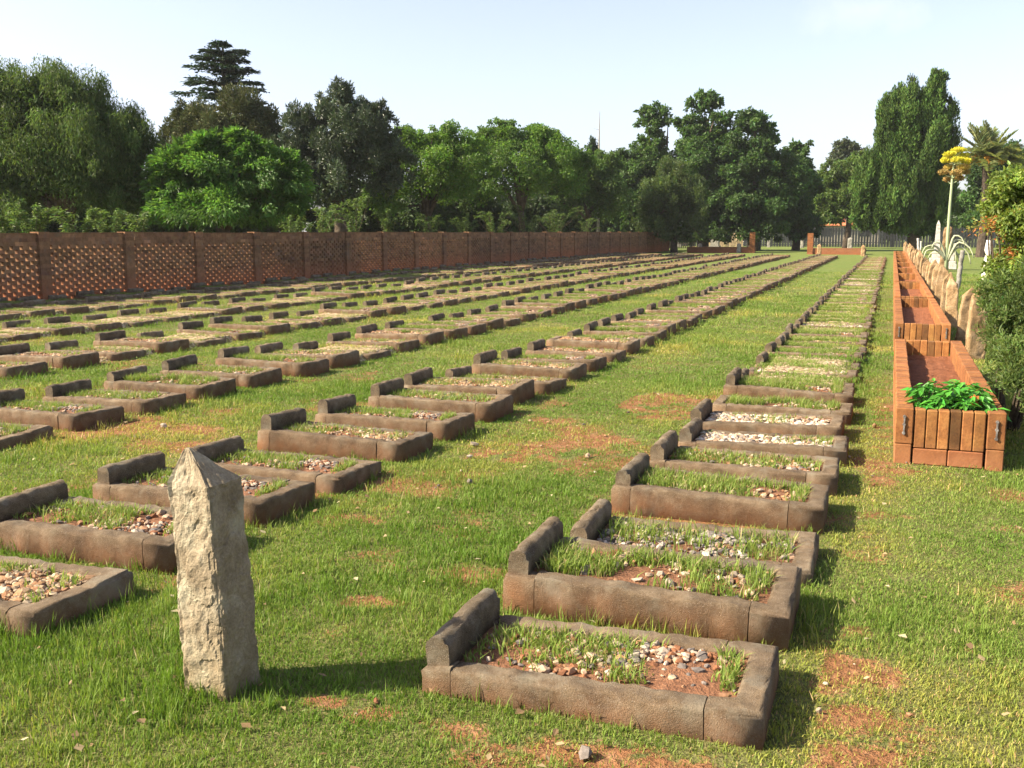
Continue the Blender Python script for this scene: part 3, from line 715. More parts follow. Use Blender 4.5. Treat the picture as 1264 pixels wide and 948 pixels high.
for k in range(NB + 1):
    link_obj('pillar', PL[k % 2], wall, (0, k * PITCHB, 0))
    if k < NB: link_obj('panel', PM[k % 3], wall, (0, k * PITCHB, random.gauss(0, .008)))

# ------------------------------------------------------------------ brick planters
def planter_parts(Ln, detail, seed):
    r = random.Random(seed); W, Hh, T = .70, .385, .115; d = {}
    def side(x0, x1):
        mb = MB(); y = 0.
        while y < Ln - .01:                                  # rowlock course on top
            b = min(y + .078, Ln); mb.cur = vary((1, .98, .95), r, .14); mb.cbox(x0 + r.uniform(-.003, .003), x1 + r.uniform(-.003, .003), y + .001, b - .0035, .13, Hh + r.uniform(-.004, .004), .007); y += .078
        y = -.1
        while y < Ln:
            a, b = max(0, y), min(y + .225, Ln); mb.cur = vary((1, 1, 1), r, .12)
            if b - a > .02: mb.cbox(x0 + .002, x1 - .002, a, b - .005, -.02, .1285, .006)
            y += .225
        return mb
    d['side_wall'] = side(0, T); d['side_wall2'] = side(W - T, W)
    for nm, y0 in (('end_wall', .012), ('end_wall2', Ln - T + .02)):
        mb = MB(); n = 6; x0, x1 = T + .008, W - T - .008; wd = (x1 - x0) / n
        for k in range(n):
            mb.cur = vary((.6, .68, .66) if k == 3 else (1.02, 1.08, .95), r, .16)
            mb.cbox(x0 + k * wd + .002, x0 + (k + 1) * wd - .003, y0 + r.uniform(-.004, .004), y0 + .10, .107, Hh - .006 + r.uniform(-.004, .004), .006)
        for k in range(2):
            mb.cur = vary((.95, .85, .85), r, .08); w2 = (x1 - x0) / 2
            mb.cbox(x0 + k * w2, x0 + (k + 1) * w2 - .005, y0 - .004, y0 + .10, -.02 + .01, .103, .006)
        d[nm] = mb
    return d
def latch(mb, x, y, z):
    for dz in (-.062, 0, .055): mb.tube([(x, y + .002, z + dz), (x, y - .012, z + dz)], [.012, .010], 9)
    mb.box(x - .005, x + .005, y - .011, y + .003, z - .058, z + .052)
PLANT = [(7.36, 4.85), (14.35, 5.6), (20.45, 5.75), (26.75, 4.7), (31.9, 4.6), (36.9, 6.0), (43.3, 6.0), (49.7, 6.0), (56.1, 6.0), (62.5, 6.0)]
pmesh = {}
PLAB = ['orange brick planter nearest the camera with green leafy plants at its front', 'orange brick planter second in the line, bare soil inside', 'third orange brick planter from the near end beside the standing slabs', 'fourth orange brick planter from the near end beside the standing slabs', 'fifth orange brick planter from the near end beside the standing slabs']
for k, (y, Ln) in enumerate(PLANT):
    lab = PLAB[k] if k < 5 else f'{ordinal(k + 1)} orange brick planter from the near end beside the standing slabs'
    e = empty('brick_planter', (.085 + .0006 * y, y, 0), 0, lab, 'planter', 'brick planters in a line')
    key = Ln
    if key not in pmesh:
        pmesh[key] = {nm: mb.mesh(nm.rstrip('2'), M['planter']) for nm, mb in planter_parts(Ln, True, 60 + k).items()}
        V = []; nxs, nys = 14, int(Ln / .09); rr = np.random.default_rng(k)
        for j in range(nys + 1):
            for i in range(nxs + 1):
                X = .10 + .5 * i / nxs; Y = .08 + (Ln - .16) * j / nys
                V.append((X, Y, .19 + .045 * float(fbm(np.array([X * 5 + k]), np.array([Y * 2.5]), 3)[0]) + rr.normal(0, .007)))
        Fq = [(j * (nxs + 1) + i, j * (nxs + 1) + i + 1, (j + 1) * (nxs + 1) + i + 1, (j + 1) * (nxs + 1) + i) for j in range(nys) for i in range(nxs)]
        pmesh[key]['soil'] = mesh_from('soil', V, Fq, M['soil'])
    for nm, me in pmesh[key].items(): link_obj(nm.rstrip('2'), me, e)
    if k < 3:
        for x in (.057, .643):
            mb = MB(); latch(mb, x, .0, .27); mb.build('latch', M['metal'], e)

# ------------------------------------------------------------------ standing slabs beside the planters
SL = []
for k in range(5):
    r = random.Random(300 + k)
    V, Fq = stone_block(r.uniform(.21, .27), r.uniform(.09, .13), 1., (r.uniform(-.05, .05), 0), 300 + k, (0, 0), .0045, .2, .15, 12, 44, 1.0)
    me = mesh_from('standing_slab', V, Fq, M['slab'], True)
    a = me.color_attributes.new('col', 'FLOAT_COLOR', 'POINT'); kk = r.uniform(.85, 1.15); a.data.foreach_set('color', [kk, kk, kk, 1] * len(me.vertices)); SL.append(me)
y = 13.9; k = 0
SLOOK = ['pale', 'buff', 'tan', 'brown', 'cream']
while y < 74:
    k += 1; r = random.Random(k)
    o = link_obj('standing_slab', SL[k % 5], None, (1.03 - .003 * (y - 14) + r.gauss(0, .025), y, -.02))
    o.scale = (1, 1, r.uniform(.80, 1.0)); o.rotation_euler = (r.gauss(0, .03), r.gauss(0, .04), r.gauss(.1, .15))
    tag(o, f'rough sandstone slab standing upright, {ordinal(k)} from the near end of the line behind the planters', 'standing slab', 'standing slabs behind the planters')
    y += r.uniform(1.9, 2.5)

# ------------------------------------------------------------------ foliage
def leaf_arrays(): return dict(P=[], N=[], U=[], L=[], W=[], C=[])
def norm(a): return a / np.maximum(np.linalg.norm(a, axis=1, keepdims=True), 1e-6)
def add_leaves(A, P, Nn, U, Ln, Wd, C):
    A['P'].append(P); A['N'].append(Nn); A['U'].append(U); A['L'].append(Ln); A['W'].append(Wd); A['C'].append(C)
def leaf_obj(name, A, mat, parent=None, loc=(0, 0, 0)):
    P, Nn, U, Ln, Wd, C = (np.concatenate(A[k]) for k in 'PNULWC')
    U = norm(U); S = norm(np.cross(U, Nn)); Nn = np.cross(S, U)
    P = P - np.array(loc)
    a = P; b = P + U * (Ln * .45)[:, None] + S * (Wd * .5)[:, None] + Nn * (Wd * .14)[:, None]; c = P + U * Ln[:, None] - Nn * (Ln * .1)[:, None]; d = P + U * (Ln * .45)[:, None] - S * (Wd * .5)[:, None] + Nn * (Wd * .14)[:, None]
    V = np.stack([a, b, c, d], 1).reshape(-1, 3); i = np.arange(len(P)) * 4
    me = np_mesh(name, V, [np.stack([i, i + 1, i + 2], 1), np.stack([i, i + 2, i + 3], 1)], mat, np.repeat(C, 4, 0))
    return link_obj(name, me, parent)
def rand_dir(r, n): return norm(r.normal(0, 1, (n, 3)))
def leaf_color(r, n, base, var=.22, tone=1.):
    t = 1 + r.normal(0, var, n)
    c = np.array(base)[None] * 1.2 * np.clip(t, .4, 1.9)[:, None] * tone
    c[:, 0] *= 1 + r.normal(0, .12, n); return np.clip(c, .002, .6)
def puffs_on(r, c, rad, n, inner=.62):
    d = rand_dir(r, n); d[:, 2] = np.where(d[:, 2] < -.45, -d[:, 2], d[:, 2]); k = r.uniform(inner, 1., n)
    return c + d * rad * k[:, None], d
def crown(r, blobs, n_leaf, leaf, base, style='broad', puff=.3, up=.35, dens=1., tv=.17):
    """blobs: (centre, radii). Leaves sit in puffs that ride on the blobs, so the outline stays uneven and gaps open between puffs"""
    A = leaf_arrays(); area = np.array([(b[1][0] * b[1][2]) for b in blobs]); area = area / area.sum()
    tips = []
    for (c, rad), wgt in zip(blobs, area):
        c = np.array(c); rad = np.array(rad); nl = int(n_leaf * wgt); npf = max(7, int(26 * (wgt * len(blobs)) ** .5 * dens))
        pc, pd = puffs_on(r, c, rad, npf); mean = float((rad[0] + rad[2]) / 2)
        pr = mean * puff * r.uniform(.6, 1.35, npf); tone = np.exp(r.normal(0, tv, npf)); tips += [tuple(p) for p in pc[:: max(1, npf // 6)]]
        stray = r.random(npf) < .2; pc = np.where(stray[:, None], c + pd * rad * r.uniform(1., 1.16, (npf, 1)), pc); pr = np.where(stray, pr * .55, pr)
        pw = pr ** 2; which = r.choice(npf, nl, p=pw / pw.sum())
        g = rand_dir(r, nl) * (r.random(nl) ** .45)[:, None]
        st = {'broad': (1, 1, .78), 'weep': (1, 1, 1.2), 'flame': (.55, .55, 1.7), 'spray': (.8, .8, 1.2), 'frond': (1.15, 1.15, .6), 'plate': (1, 1, .3)}[style]
        P = pc[which] + g * np.array(st) * pr[which][:, None]
        if style == 'weep': P[:, 2] -= r.random(nl) ** 2 * pr[which] * 1.2
        n = norm(.55 * g + .25 * pd[which] + np.array((0, 0, up)) + .55 * r.normal(0, 1, (nl, 3)))
        U = {'broad': lambda: r.normal(0, 1, (nl, 3)) + g * .7 + np.array((0, 0, -.35)), 'weep': lambda: r.normal(0, .6, (nl, 3)) + np.array((0, 0, -.9)),
             'flame': lambda: r.normal(0, .33, (nl, 3)) + g * .5 + np.array((0, 0, 1.)), 'spray': lambda: r.normal(0, .5, (nl, 3)) + g * .9 + np.array((0, 0, .55)),
             'frond': lambda: r.normal(0, .4, (nl, 3)) + pd[which] * 1. + g * .8 + np.array((0, 0, -.5)), 'plate': lambda: r.normal(0, .5, (nl, 3)) + pd[which] * 1.}[style]()
        asp = {'broad': .55, 'weep': .2, 'flame': .32, 'spray': .3, 'frond': .36, 'plate': .3}[style]
        Ln = leaf * np.exp(r.normal(0, .28, nl)); C = leaf_color(r, nl, base, .2) * tone[which][:, None]
        add_leaves(A, P, n, U, Ln, Ln * asp * r.uniform(.8, 1.25, nl), C)
        ni = nl // 6                                          # leaves inside the blob
        P = c + rand_dir(r, ni) * rad * (r.random(ni) ** .5 * .6)[:, None]; Ln = leaf * 1.5 * np.exp(r.normal(0, .2, ni))
        add_leaves(A, P, rand_dir(r, ni), rand_dir(r, ni), Ln, Ln * .6, leaf_color(r, ni, base, .2))
    return A, tips
def tree(name, label, base_uv, D, blobs, n_leaf, leaf, color, style='broad', mat='leaf', trunk_r=.2, puff=.3, group=None, limbs=8, cat='tree', seed=0, depth=.8, up=.35, dens=1., split=.35, tv=.17):
    """blobs in sight units (u, v, ru, rv[, dD]) at forward distance D"""
    r = np.random.default_rng(seed + int(D * 10)); p0 = at(base_uv, 286, D); p0.z = 0
    n_leaf = int(n_leaf * 1.7); leaf = leaf * .78
    B = []
    for b in blobs:
        dD = b[4] if len(b) > 4 else 0
        s = pxm(D + dD); c = at(b[0], b[1], D + dD); B.append(((c.x, c.y, max(c.z, .1)), (b[2] * s, b[2] * s * depth, b[3] * s)))
    e = empty(name, p0, 0, label, cat, group)
    A, tips = crown(r, B, n_leaf, leaf, color, style, puff, up, dens, tv)
    leaf_obj('crown', A, M[mat], e, tuple(p0))
    mb = MB(); top = max(t[2] for t in tips); fork = Vector((r.normal(0, .15), r.normal(0, .15), top * split))
    mb.tube([(0, 0, -.2), (r.normal(0, .05), 0, top * .1), fork * .6 + Vector((.03, 0, 0)), fork], [trunk_r * 1.35, trunk_r * 1.05, trunk_r * .95, trunk_r * .85], 9)
    r.shuffle(tips)
    for t in tips[:limbs]:
        t = Vector(t) - p0; m = fork.lerp(t, .5) + Vector((r.normal(0, .2), r.normal(0, .2), .15 * top * r.random()))
        mb.tube([fork * .93, fork.lerp(m, .5) + Vector((0, 0, .05 * top)), m, t], [trunk_r * .6, trunk_r * .45, trunk_r * .3, trunk_r * .06], 6)
    mb.build('trunk', M['bark'], e, smooth=True)
    return e
GRP = 'trees beyond the wall'
tree('pepper_tree', 'large wispy drooping pepper tree at the far left behind the wall', 75, 34, [(55, 125, 62, 50), (10, 140, 45, 50), (105, 160, 65, 60), (160, 185, 36, 50), (60, 205, 90, 62), (150, 235, 52, 50), (-40, 190, 60, 80), (0, 240, 60, 45)], 95000, .165, (.062, .100, .029), 'weep', trunk_r=.3, puff=.30, limbs=12, seed=1, split=.3)
tree('olive_tree', 'dark olive green bushy tree just below the cedar', 275, 49, [(275, 160, 60, 40), (228, 172, 30, 36), (322, 176, 34, 40), (270, 212, 80, 46)], 26000, .2, (.062, .072, .028), 'spray', 'conifer', seed=2, trunk_r=.25, puff=.24)
tree('walnut_tree', 'bright green fresh leaved tree bulging just over the wall below the cedar', 278, 33, [(280, 218, 72, 44), (222, 228, 38, 40), (335, 228, 40, 42), (255, 188, 36, 22), (315, 192, 34, 22), (205, 255, 26, 26), (280, 262, 90, 24), (365, 250, 20, 26), (298, 172, 20, 13), (236, 184, 16, 14), (356, 206, 18, 18), (196, 232, 18, 20), (268, 172, 12, 10)], 30000, .17, (.062, .132, .026), 'frond', seed=3, trunk_r=.12, puff=.3, up=.6)
tree('evergreen_tree', 'tall dark blue green evergreen right of the cedar', 420, 46, [(425, 140, 46, 30), (462, 160, 30, 32), (380, 175, 36, 40), (430, 185, 62, 45), (405, 225, 75, 52), (355, 200, 20, 45), (480, 215, 30, 45)], 42000, .17, (.040, .060, .030), 'spray', 'glossleaf', seed=4, trunk_r=.3, puff=.22)
tree('acacia_tree', 'bright green spreading tree right of the dark evergreen', 530, 51, [(515, 182, 38, 26), (555, 180, 34, 24), (482, 200, 30, 34), (585, 192, 24, 24), (535, 222, 78, 42), (470, 245, 28, 30)], 32000, .14, (.080, .152, .021), 'broad', seed=5, trunk_r=.2, puff=.27)
tree('acacia_tree', 'round topped bright green tree left of the dead bare pole', 645, 62, [(642, 172, 36, 24), (605, 185, 32, 26), (678, 188, 34, 28), (622, 160, 22, 13), (650, 215, 70, 45), (590, 230, 40, 40), (705, 205, 26, 26)], 34000, .16, (.074, .142, .021), 'broad', seed=6, trunk_r=.22, puff=.27)
tree('bushy_tree', 'low dark green bushy tree under the dead bare pole', 725, 76, [(715, 218, 38, 26), (748, 215, 26, 26), (695, 240, 46, 34), (742, 248, 34, 38)], 22000, .2, (.055, .10, .018), 'broad', seed=7, trunk_r=.18)
G2 = 'dense trees at the far end of the graveyard'
tree('plane_tree', 'tall tree with a small round top left of the dense clump', 805, 88, [(805, 147, 21, 18), (803, 180, 18, 22), (795, 212, 34, 32), (775, 240, 26, 44), (812, 235, 30, 40), (772, 262, 24, 26), (800, 284, 36, 22)], 22000, .3, (.048, .094, .021), 'broad', seed=8, trunk_r=.3, puff=.26)
tree('plane_tree', 'tallest tree of the dense dark clump at the far end', 868, 86, [(868, 132, 24, 17), (848, 160, 18, 18), (880, 165, 30, 28), (862, 200, 42, 38), (880, 240, 44, 44), (855, 262, 30, 32), (868, 285, 44, 22), (900, 225, 36, 46)], 26000, .3, (.046, .092, .021), 'broad', seed=9, trunk_r=.4, puff=.25)
tree('plane_tree', 'broad dark tree right of centre of the dense clump', 930, 84, [(925, 155, 24, 20), (948, 168, 18, 20), (920, 195, 36, 36), (950, 210, 30, 36), (930, 245, 46, 40), (905, 240, 30, 40), (930, 285, 46, 22), (965, 238, 34, 44)], 26000, .3, (.043, .086, .020), 'broad', seed=10, trunk_r=.4, puff=.25)
tree('plane_tree', 'shorter dark tree at the right end of the dense clump', 983, 88, [(985, 196, 18, 20), (976, 225, 26, 34), (996, 235, 16, 30), (975, 260, 32, 34), (985, 284, 30, 22)], 17000, .3, (.043, .084, .021), 'broad', seed=11, trunk_r=.3, puff=.25)
tree('round_bush', 'round olive green bushy tree in front of the dense clump', 832, 78, [(832, 228, 34, 26), (820, 252, 36, 34), (848, 255, 32, 32), (805, 268, 24, 22), (832, 286, 44, 20)], 18000, .24, (.055, .085, .024), 'spray', seed=12, trunk_r=.25, puff=.25)
tree('light_tree', 'light green tree between the dense clump and the tall cypress', 1045, 98, [(1040, 222, 26, 24), (1022, 243, 18, 26), (1062, 215, 18, 24), (1045, 252, 32, 28), (1028, 268, 20, 14), (1060, 266, 20, 14)], 18000, .3, (.068, .112, .022), 'broad', seed=13, trunk_r=.3, puff=.28)
tree('thin_tree', 'thin grey green tree top poking above the light green tree', 1047, 118, [(1045, 183, 14, 10), (1036, 200, 12, 14), (1058, 196, 14, 14), (1046, 225, 18, 26)], 5000, .4, (.050, .066, .036), 'broad', seed=14, trunk_r=.2, puff=.34)
tree('cypress_tree', 'tall dark green cypress with a pointed leaning top', 1130, 72, [(1157, 116, 12, 24), (1150, 145, 20, 34), (1120, 142, 20, 32), (1097, 158, 15, 36), (1166, 182, 14, 52), (1135, 195, 36, 60), (1094, 212, 18, 46), (1110, 245, 32, 46), (1156, 248, 22, 46), (1070, 240, 18, 44), (1066, 272, 17, 20), (1098, 270, 24, 28), (1135, 278, 30, 24)], 90000, .25, (.050, .090, .018), 'flame', 'conifer', seed=15, trunk_r=.4, puff=.29, dens=1.6, depth=1., tv=.3, limbs=4)
tree('leafy_tree', 'mid green leafy tree behind the palm', 1245, 86, [(1245, 200, 36, 22), (1215, 225, 32, 30), (1265, 225, 40, 34), (1230, 262, 50, 30)], 20000, .3, (.045, .088, .022), 'broad', seed=16, trunk_r=.3)
tree('slim_cypress', 'slim dark cypress beside the dead bare pole', 731, 84, [(731, 190, 6, 18), (731, 215, 9, 25)], 3500, .22, (.024, .045, .016), 'flame', 'conifer', seed=17, trunk_r=.12, limbs=1)
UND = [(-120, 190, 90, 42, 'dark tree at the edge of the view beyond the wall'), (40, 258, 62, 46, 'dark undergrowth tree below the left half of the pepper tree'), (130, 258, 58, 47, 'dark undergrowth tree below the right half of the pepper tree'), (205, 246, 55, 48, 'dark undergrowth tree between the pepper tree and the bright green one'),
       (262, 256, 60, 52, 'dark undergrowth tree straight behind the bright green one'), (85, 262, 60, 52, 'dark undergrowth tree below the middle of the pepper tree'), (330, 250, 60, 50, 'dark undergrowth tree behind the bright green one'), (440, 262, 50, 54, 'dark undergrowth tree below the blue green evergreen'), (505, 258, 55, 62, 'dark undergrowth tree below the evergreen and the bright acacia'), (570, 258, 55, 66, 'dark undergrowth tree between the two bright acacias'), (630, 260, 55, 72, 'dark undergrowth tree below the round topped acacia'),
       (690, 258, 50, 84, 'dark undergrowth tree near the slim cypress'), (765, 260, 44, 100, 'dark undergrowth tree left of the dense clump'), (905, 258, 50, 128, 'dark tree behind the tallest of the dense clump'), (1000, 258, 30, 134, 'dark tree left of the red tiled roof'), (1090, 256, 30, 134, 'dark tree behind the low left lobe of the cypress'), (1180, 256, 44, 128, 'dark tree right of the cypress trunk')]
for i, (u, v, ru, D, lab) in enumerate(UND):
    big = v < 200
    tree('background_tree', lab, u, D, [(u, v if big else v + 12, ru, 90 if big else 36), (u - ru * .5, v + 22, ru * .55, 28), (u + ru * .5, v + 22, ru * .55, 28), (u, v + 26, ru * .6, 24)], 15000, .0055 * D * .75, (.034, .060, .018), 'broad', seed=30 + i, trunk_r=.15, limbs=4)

# cedar: flat tiers of branches round a straight stem
def cedar():
    D = 62; r = np.random.default_rng(8); p0 = at(283, 286, D); p0.z = 0; s = pxm(D)
    e = empty('cedar_tree', p0, 0, 'tall cedar with flat layered branches rising above the other trees', 'tree')
    top = at(283, 50, D).z; A = leaf_arrays(); mb = MB()
    mb.tube([(0, 0, -.2), (0, 0, top * .5), (.1, 0, top * .8), (.05, 0, top)], [.35, .26, .14, .02], 8)
    tiers = [(.985, 12), (.955, 30), (.915, 38), (.87, 48), (.82, 46), (.77, 56), (.72, 62), (.66, 62), (.6, 70), (.52, 74), (.44, 76)]
    for (hz, reach) in tiers:
        for b in range(9 if reach > 25 else 5):
            az = r.uniform(0, 6.28); ln = reach * s * r.uniform(.6, 1.08); dz = r.uniform(-.1, .03) * ln
            tip = Vector((math.cos(az) * ln, math.sin(az) * ln, top * hz + dz)); st = Vector((0.05, 0, top * hz - .1 * ln))
            mid = st.lerp(tip, .55) + Vector((0, 0, .05 * ln)); mb.tube([st, mid, tip], [.06, .04, .01], 5)
            n = int(42 + ln * 50); t = r.random(n) ** .7; side = r.normal(0, .17 * ln + .1, n) * (1.1 - t * .6)
            pt = np.array([tuple(st.lerp(mid, x / .55) if x < .55 else mid.lerp(tip, (x - .55) / .45)) for x in t])
            pt[:, 0] += -math.sin(az) * side; pt[:, 1] += math.cos(az) * side; pt[:, 2] += r.normal(0, .035, n) - .08 * np.abs(side)
            U = np.stack([math.cos(az) + r.normal(0, .6, n), math.sin(az) + r.normal(0, .6, n), r.normal(-.05, .2, n)], 1)
            Ln = r.uniform(.2, .42, n); add_leaves(A, pt + np.array(p0), np.stack([r.normal(0, .4, n), r.normal(0, .4, n), np.ones(n)], 1), U, Ln, Ln * .4, leaf_color(r, n, (.026, .050, .026), .2))
    leaf_obj('crown', A, M['conifer'], e, tuple(p0)); mb.build('trunk', M['bark'], e, smooth=True)
cedar()
# palm
def palm():
    D = 64; r = np.random.default_rng(9); p0 = at(1213, 286, D); p0.z = 0; top = at(1213, 196, D).z; s = pxm(D)
    e = empty('palm_tree', p0, 0, 'feathery date palm with orange stalks right of the cypress', 'tree')
    mb = MB(); mb.tube([(0, 0, -.2), (.1, 0, top * .4), (0, 0, top * .8), (0, 0, top)], [.36, .28, .26, .34], 10); mb.build('trunk', M['bark'], e)
    for k in range(44):
        A = leaf_arrays(); az = r.uniform(0, 6.28); el = math.asin(r.uniform(-.12, .99)); ln = 47 * s * r.uniform(.8, 1.1)
        n = 70; t = np.linspace(.12, 1, n); d = np.array((math.cos(az) * math.cos(el), math.sin(az) * math.cos(el), math.sin(el)))
        P = np.array((p0.x, p0.y, top))[None] + d[None] * (t * ln)[:, None]; P[:, 2] -= (t ** 2.2) * ln * (.26 if el < .7 else .07)
        sd = np.cross(d, (0, 0, 1.)); sd = sd / max(np.linalg.norm(sd), .05); upv = np.cross(sd, d)
        sg = np.where(np.arange(n) % 2, 1, -1)[:, None]
        U = sd[None] * sg + d[None] * .75 + upv[None] * .35 + r.normal(0, .1, (n, 3)); Ln = .62 * np.sin(np.clip(t * 1.05, .1, 1) * 2.6 + .3) + .15
        add_leaves(A, P, np.tile(upv, (n, 1)) + r.normal(0, .2, (n, 3)), U, Ln, np.full(n, .10), leaf_color(r, n, (.17, .195, .08), .15))
        leaf_obj('frond', A, M['leaf'], e, tuple(p0))
    for k in range(16):
        A = leaf_arrays(); n = 60; az = r.uniform(0, 6.28); t = r.random(n) * 1.2
        P = np.array((p0.x + .2 * math.cos(az), p0.y + .2 * math.sin(az), top))[None] + np.stack([math.cos(az) * t, math.sin(az) * t, .35 * t - .45 * t * t], 1) + r.normal(0, .07, (n, 3))
        add_leaves(A, P, rand_dir(r, n), rand_dir(r, n), np.full(n, .16), np.full(n, .1), leaf_color(r, n, (.42, .20, .035), .2)); leaf_obj('fruit_stalk', A, M['petal'], e, tuple(p0))
palm()
# dead bare trunk
def deadpole():
    D = 82; p0 = at(738, 286, D); p0.z = 0; top = at(738, 137, D).z; mb = MB(); r = random.Random(3)
    mb.tube([(0, 0, -.2), (.05, 0, top * .5), (0, 0, top * .8), (.03, 0, top)], [.14, .1, .06, .015], 6)
    for k in range(9):
        z = top * r.uniform(.6, .92); a = r.uniform(0, 6.28); l = r.uniform(.3, .7); mb.tube([(0, 0, z), (math.cos(a) * l, math.sin(a) * l, z + .3 * l)], [.022, .006], 4)
    o = mb.build('dead_tree', M['greystone'], None, p0); tag(o, 'dead bare pole of a tree sticking up above the low trees', 'tree')
deadpole()

# wild shrubs showing over the wall
SHL = ['leafy weed shrub', 'feathery weed shrub', 'arching weed shrub']
sh = [(12, 262, 24), (40, 270, 22), (98, 268, 26), (135, 268, 22), (172, 272, 20), (360, 268, 24), (395, 265, 30), (440, 252, 34), (480, 268, 26), (530, 270, 24), (575, 270, 22), (612, 268, 24), (650, 262, 28), (685, 264, 30), (722, 275, 18)]
for i, (u, v, hw) in enumerate(sh):
    r = np.random.default_rng(500 + i); D = at(u, 286, 1) and None
    # stand just beyond the wall
    x, fy, z = sight(u, 286); X = x * math.cos(YAW) - fy * math.sin(YAW); Y = x * math.sin(YAW) + fy * math.cos(YAW); t = -21. / X
    p0 = Vector((-21., Y * t, 0)); Dd = t * fy; top = CAM_H + (286 - v) * Dd / F + .1; s = pxm(Dd)
    e = empty('wild_shrub', p0, 0, None, 'shrub', 'wild shrubs beyond the wall'); A = leaf_arrays(); mb = MB()
    for k in range(11):
        az = r.uniform(0, 6.28); reach = hw * s * r.uniform(.3, 1.25); h = top * r.uniform(.8, 1.1)
        n = 130; tt = r.uniform(.3, 1, n)
        px = math.cos(az) * reach * tt ** 1.6; py = math.sin(az) * reach * tt ** 1.6; pz = h * np.sin(tt * 1.75) / math.sin(1.5)
        mb.tube([(0, 0, -.1), (math.cos(az) * reach * .2, math.sin(az) * reach * .2, h * .55), (math.cos(az) * reach, math.sin(az) * reach, h * .98)], [.014, .01, .004], 4)
        P = np.stack([px, py, np.minimum(pz, h * 1.02)], 1) + np.array(p0) + r.normal(0, .035, (n, 3))
        U = np.stack([math.cos(az) + r.normal(0, .9, n), math.sin(az) + r.normal(0, .9, n), r.normal(-.15, .3, n)], 1); Ln = r.uniform(.07, .17, n)
        add_leaves(A, P, np.stack([r.normal(0, .5, n), r.normal(0, .5, n), np.ones(n)], 1), U, Ln, Ln * .34, leaf_color(r, n, (.085, .135, .038), .2))
    leaf_obj('crown', A, M['leaf'], e, tuple(p0)); mb.build('stem', M['bark'], e)
    e['label'] = f'{SHL[i % 3]} showing over the lattice wall, {ordinal(i + 1)} from the left'

# ------------------------------------------------------------------ far end: fence, brick borders, stones, house
FY = 113.
def board_fence(name, label, x0, x1, y, h, bw, gap, mat, seed, pointed=False):
    e = empty(name, ((x0 + x1) / 2, y, 0), 0, label, 'fence'); r = random.Random(seed); mb = MB(); x = x0 - (x0 + x1) / 2
    w2 = (x1 - x0) / 2
    while x < w2:
        mb.cur = vary((1, 1, 1), r, .22); hh = h + r.uniform(-.05, .05); mb.box(x, x + bw, r.uniform(-.012, .012) - .012, .012, 0, hh); x += bw + gap
    mb.build('boards', M[mat], e)
    for z in (.4, h * .8): mb = MB(); mb.box(-w2, w2, .02, .07, z, z + .08); mb.build('rail', M[mat], e)
    n = max(2, int((x1 - x0) / 6) + 1)
    for k in range(n):
        mb = MB(); X = -w2 + (x1 - x0) * k / (n - 1); mb.box(X - .06, X + .06, .075, .18, 0, h + .1); mb.build('post', M[mat], e)
board_fence('board_fence', 'long dark grey board fence across the far end', -60, 48, FY, 2.05, .24, .05, 'fence', 1)
p = at(893, 286, 106); board_fence('pale_fence', 'sunlit pale plank fence behind the obelisk', p.x - 2.3, p.x + 2., p.y, 1.5, .16, .05, 'palefence', 2)
p = at(842, 286, 100); board_fence('pale_fence', 'short pale picket fence just past the end of the brick wall', p.x - 1.2, p.x + 1.2, p.y, 1.3, .1, .12, 'palefence', 3)
def brick_stack(mb, x0, x1, y0, y1, z1, r, cur=(1, 1, 1)):
    z = -.02; c = 0
    while z < z1 - .01:
        x = x0 - (.11 if c % 2 else 0)
        while x < x1:
            a, b = max(x, x0), min(x + .222, x1); mb.cur = vary(cur, r, .13)
            if b - a > .015: mb.box(a, b - .004, y0 + r.uniform(-.003, .003), y1, z, min(z + .078, z1))
            x += .222
        z += .083; c += 1
def border(label, x0, x1, y0, y1, px, ph, seed):
    r = random.Random(seed); e = empty('brick_border', ((x0 + x1) / 2, y0, 0), 0, label, 'brick border'); ox = (x0 + x1) / 2
    mb = MB(); brick_stack(mb, x0 - ox, x1 - ox, 0, .2, .42, r); mb.build('front_wall', M['brick'], e)  # border walls use the browner wall brick, shade put into their colour
    for xx in (x0, x1 - .2): mb = MB(); brick_stack(mb, xx - ox, xx - ox + .2, .205, y1 - y0, .41, r); mb.build('side_wall', M['brick'], e)
    mb = MB(); brick_stack(mb, x0 - ox, x1 - ox, y1 - y0 + .003, y1 - y0 + .2, .415, r); mb.build('back_wall', M['brick'], e)
    mb = MB(); mb.box(x0 + .15 - ox, x1 - .15 - ox, .15, y1 - y0 + .05, 0, .3); mb.build('soil', M['soil'], e)
    mb = MB(); brick_stack(mb, px - ox - .2, px - ox + .2, -.1, .3, ph, r, (1.02, .95, .95)); o = mb.build('pillar', M['planter'], e)
border('low red brick border with a pillar at its left end, near the cypress', -5.5, -1.75, 75.2, 77.5, -5.5, 1.5, 1)
border('low red brick border with a pillar at its right end, below the obelisk', -15., -10.0, 78.4, 80.5, -10.0, 1.55, 2)
def small_post(u, vb, vt, wpx, label, mat='slab', cat='stone post', Y=None, seed=0):
    x, fy, z = sight(u, vb); t = CAM_H / -z; X = (x * math.cos(YAW) - fy * math.sin(YAW)) * t; Y = (x * math.sin(YAW) + fy * math.cos(YAW)) * t
    h = atY(u, vt, Y).z; w_ = wpx * t * 1.0 / F
    V, Fq = stone_block(w_, w_ * .8, h, (0, 0), 700 + seed, (0, 0), .016, .1, min(.12, h * .15), 6, 14)
    me = mesh_from('stone_post', V, Fq, M[mat]); a = me.color_attributes.new('col', 'FLOAT_COLOR', 'POINT'); a.data.foreach_set('color', [1., 1., 1., 1.] * len(me.vertices))
    o = link_obj('stone_post', me, None, (X, Y, 0)); tag(o, label, cat); return o
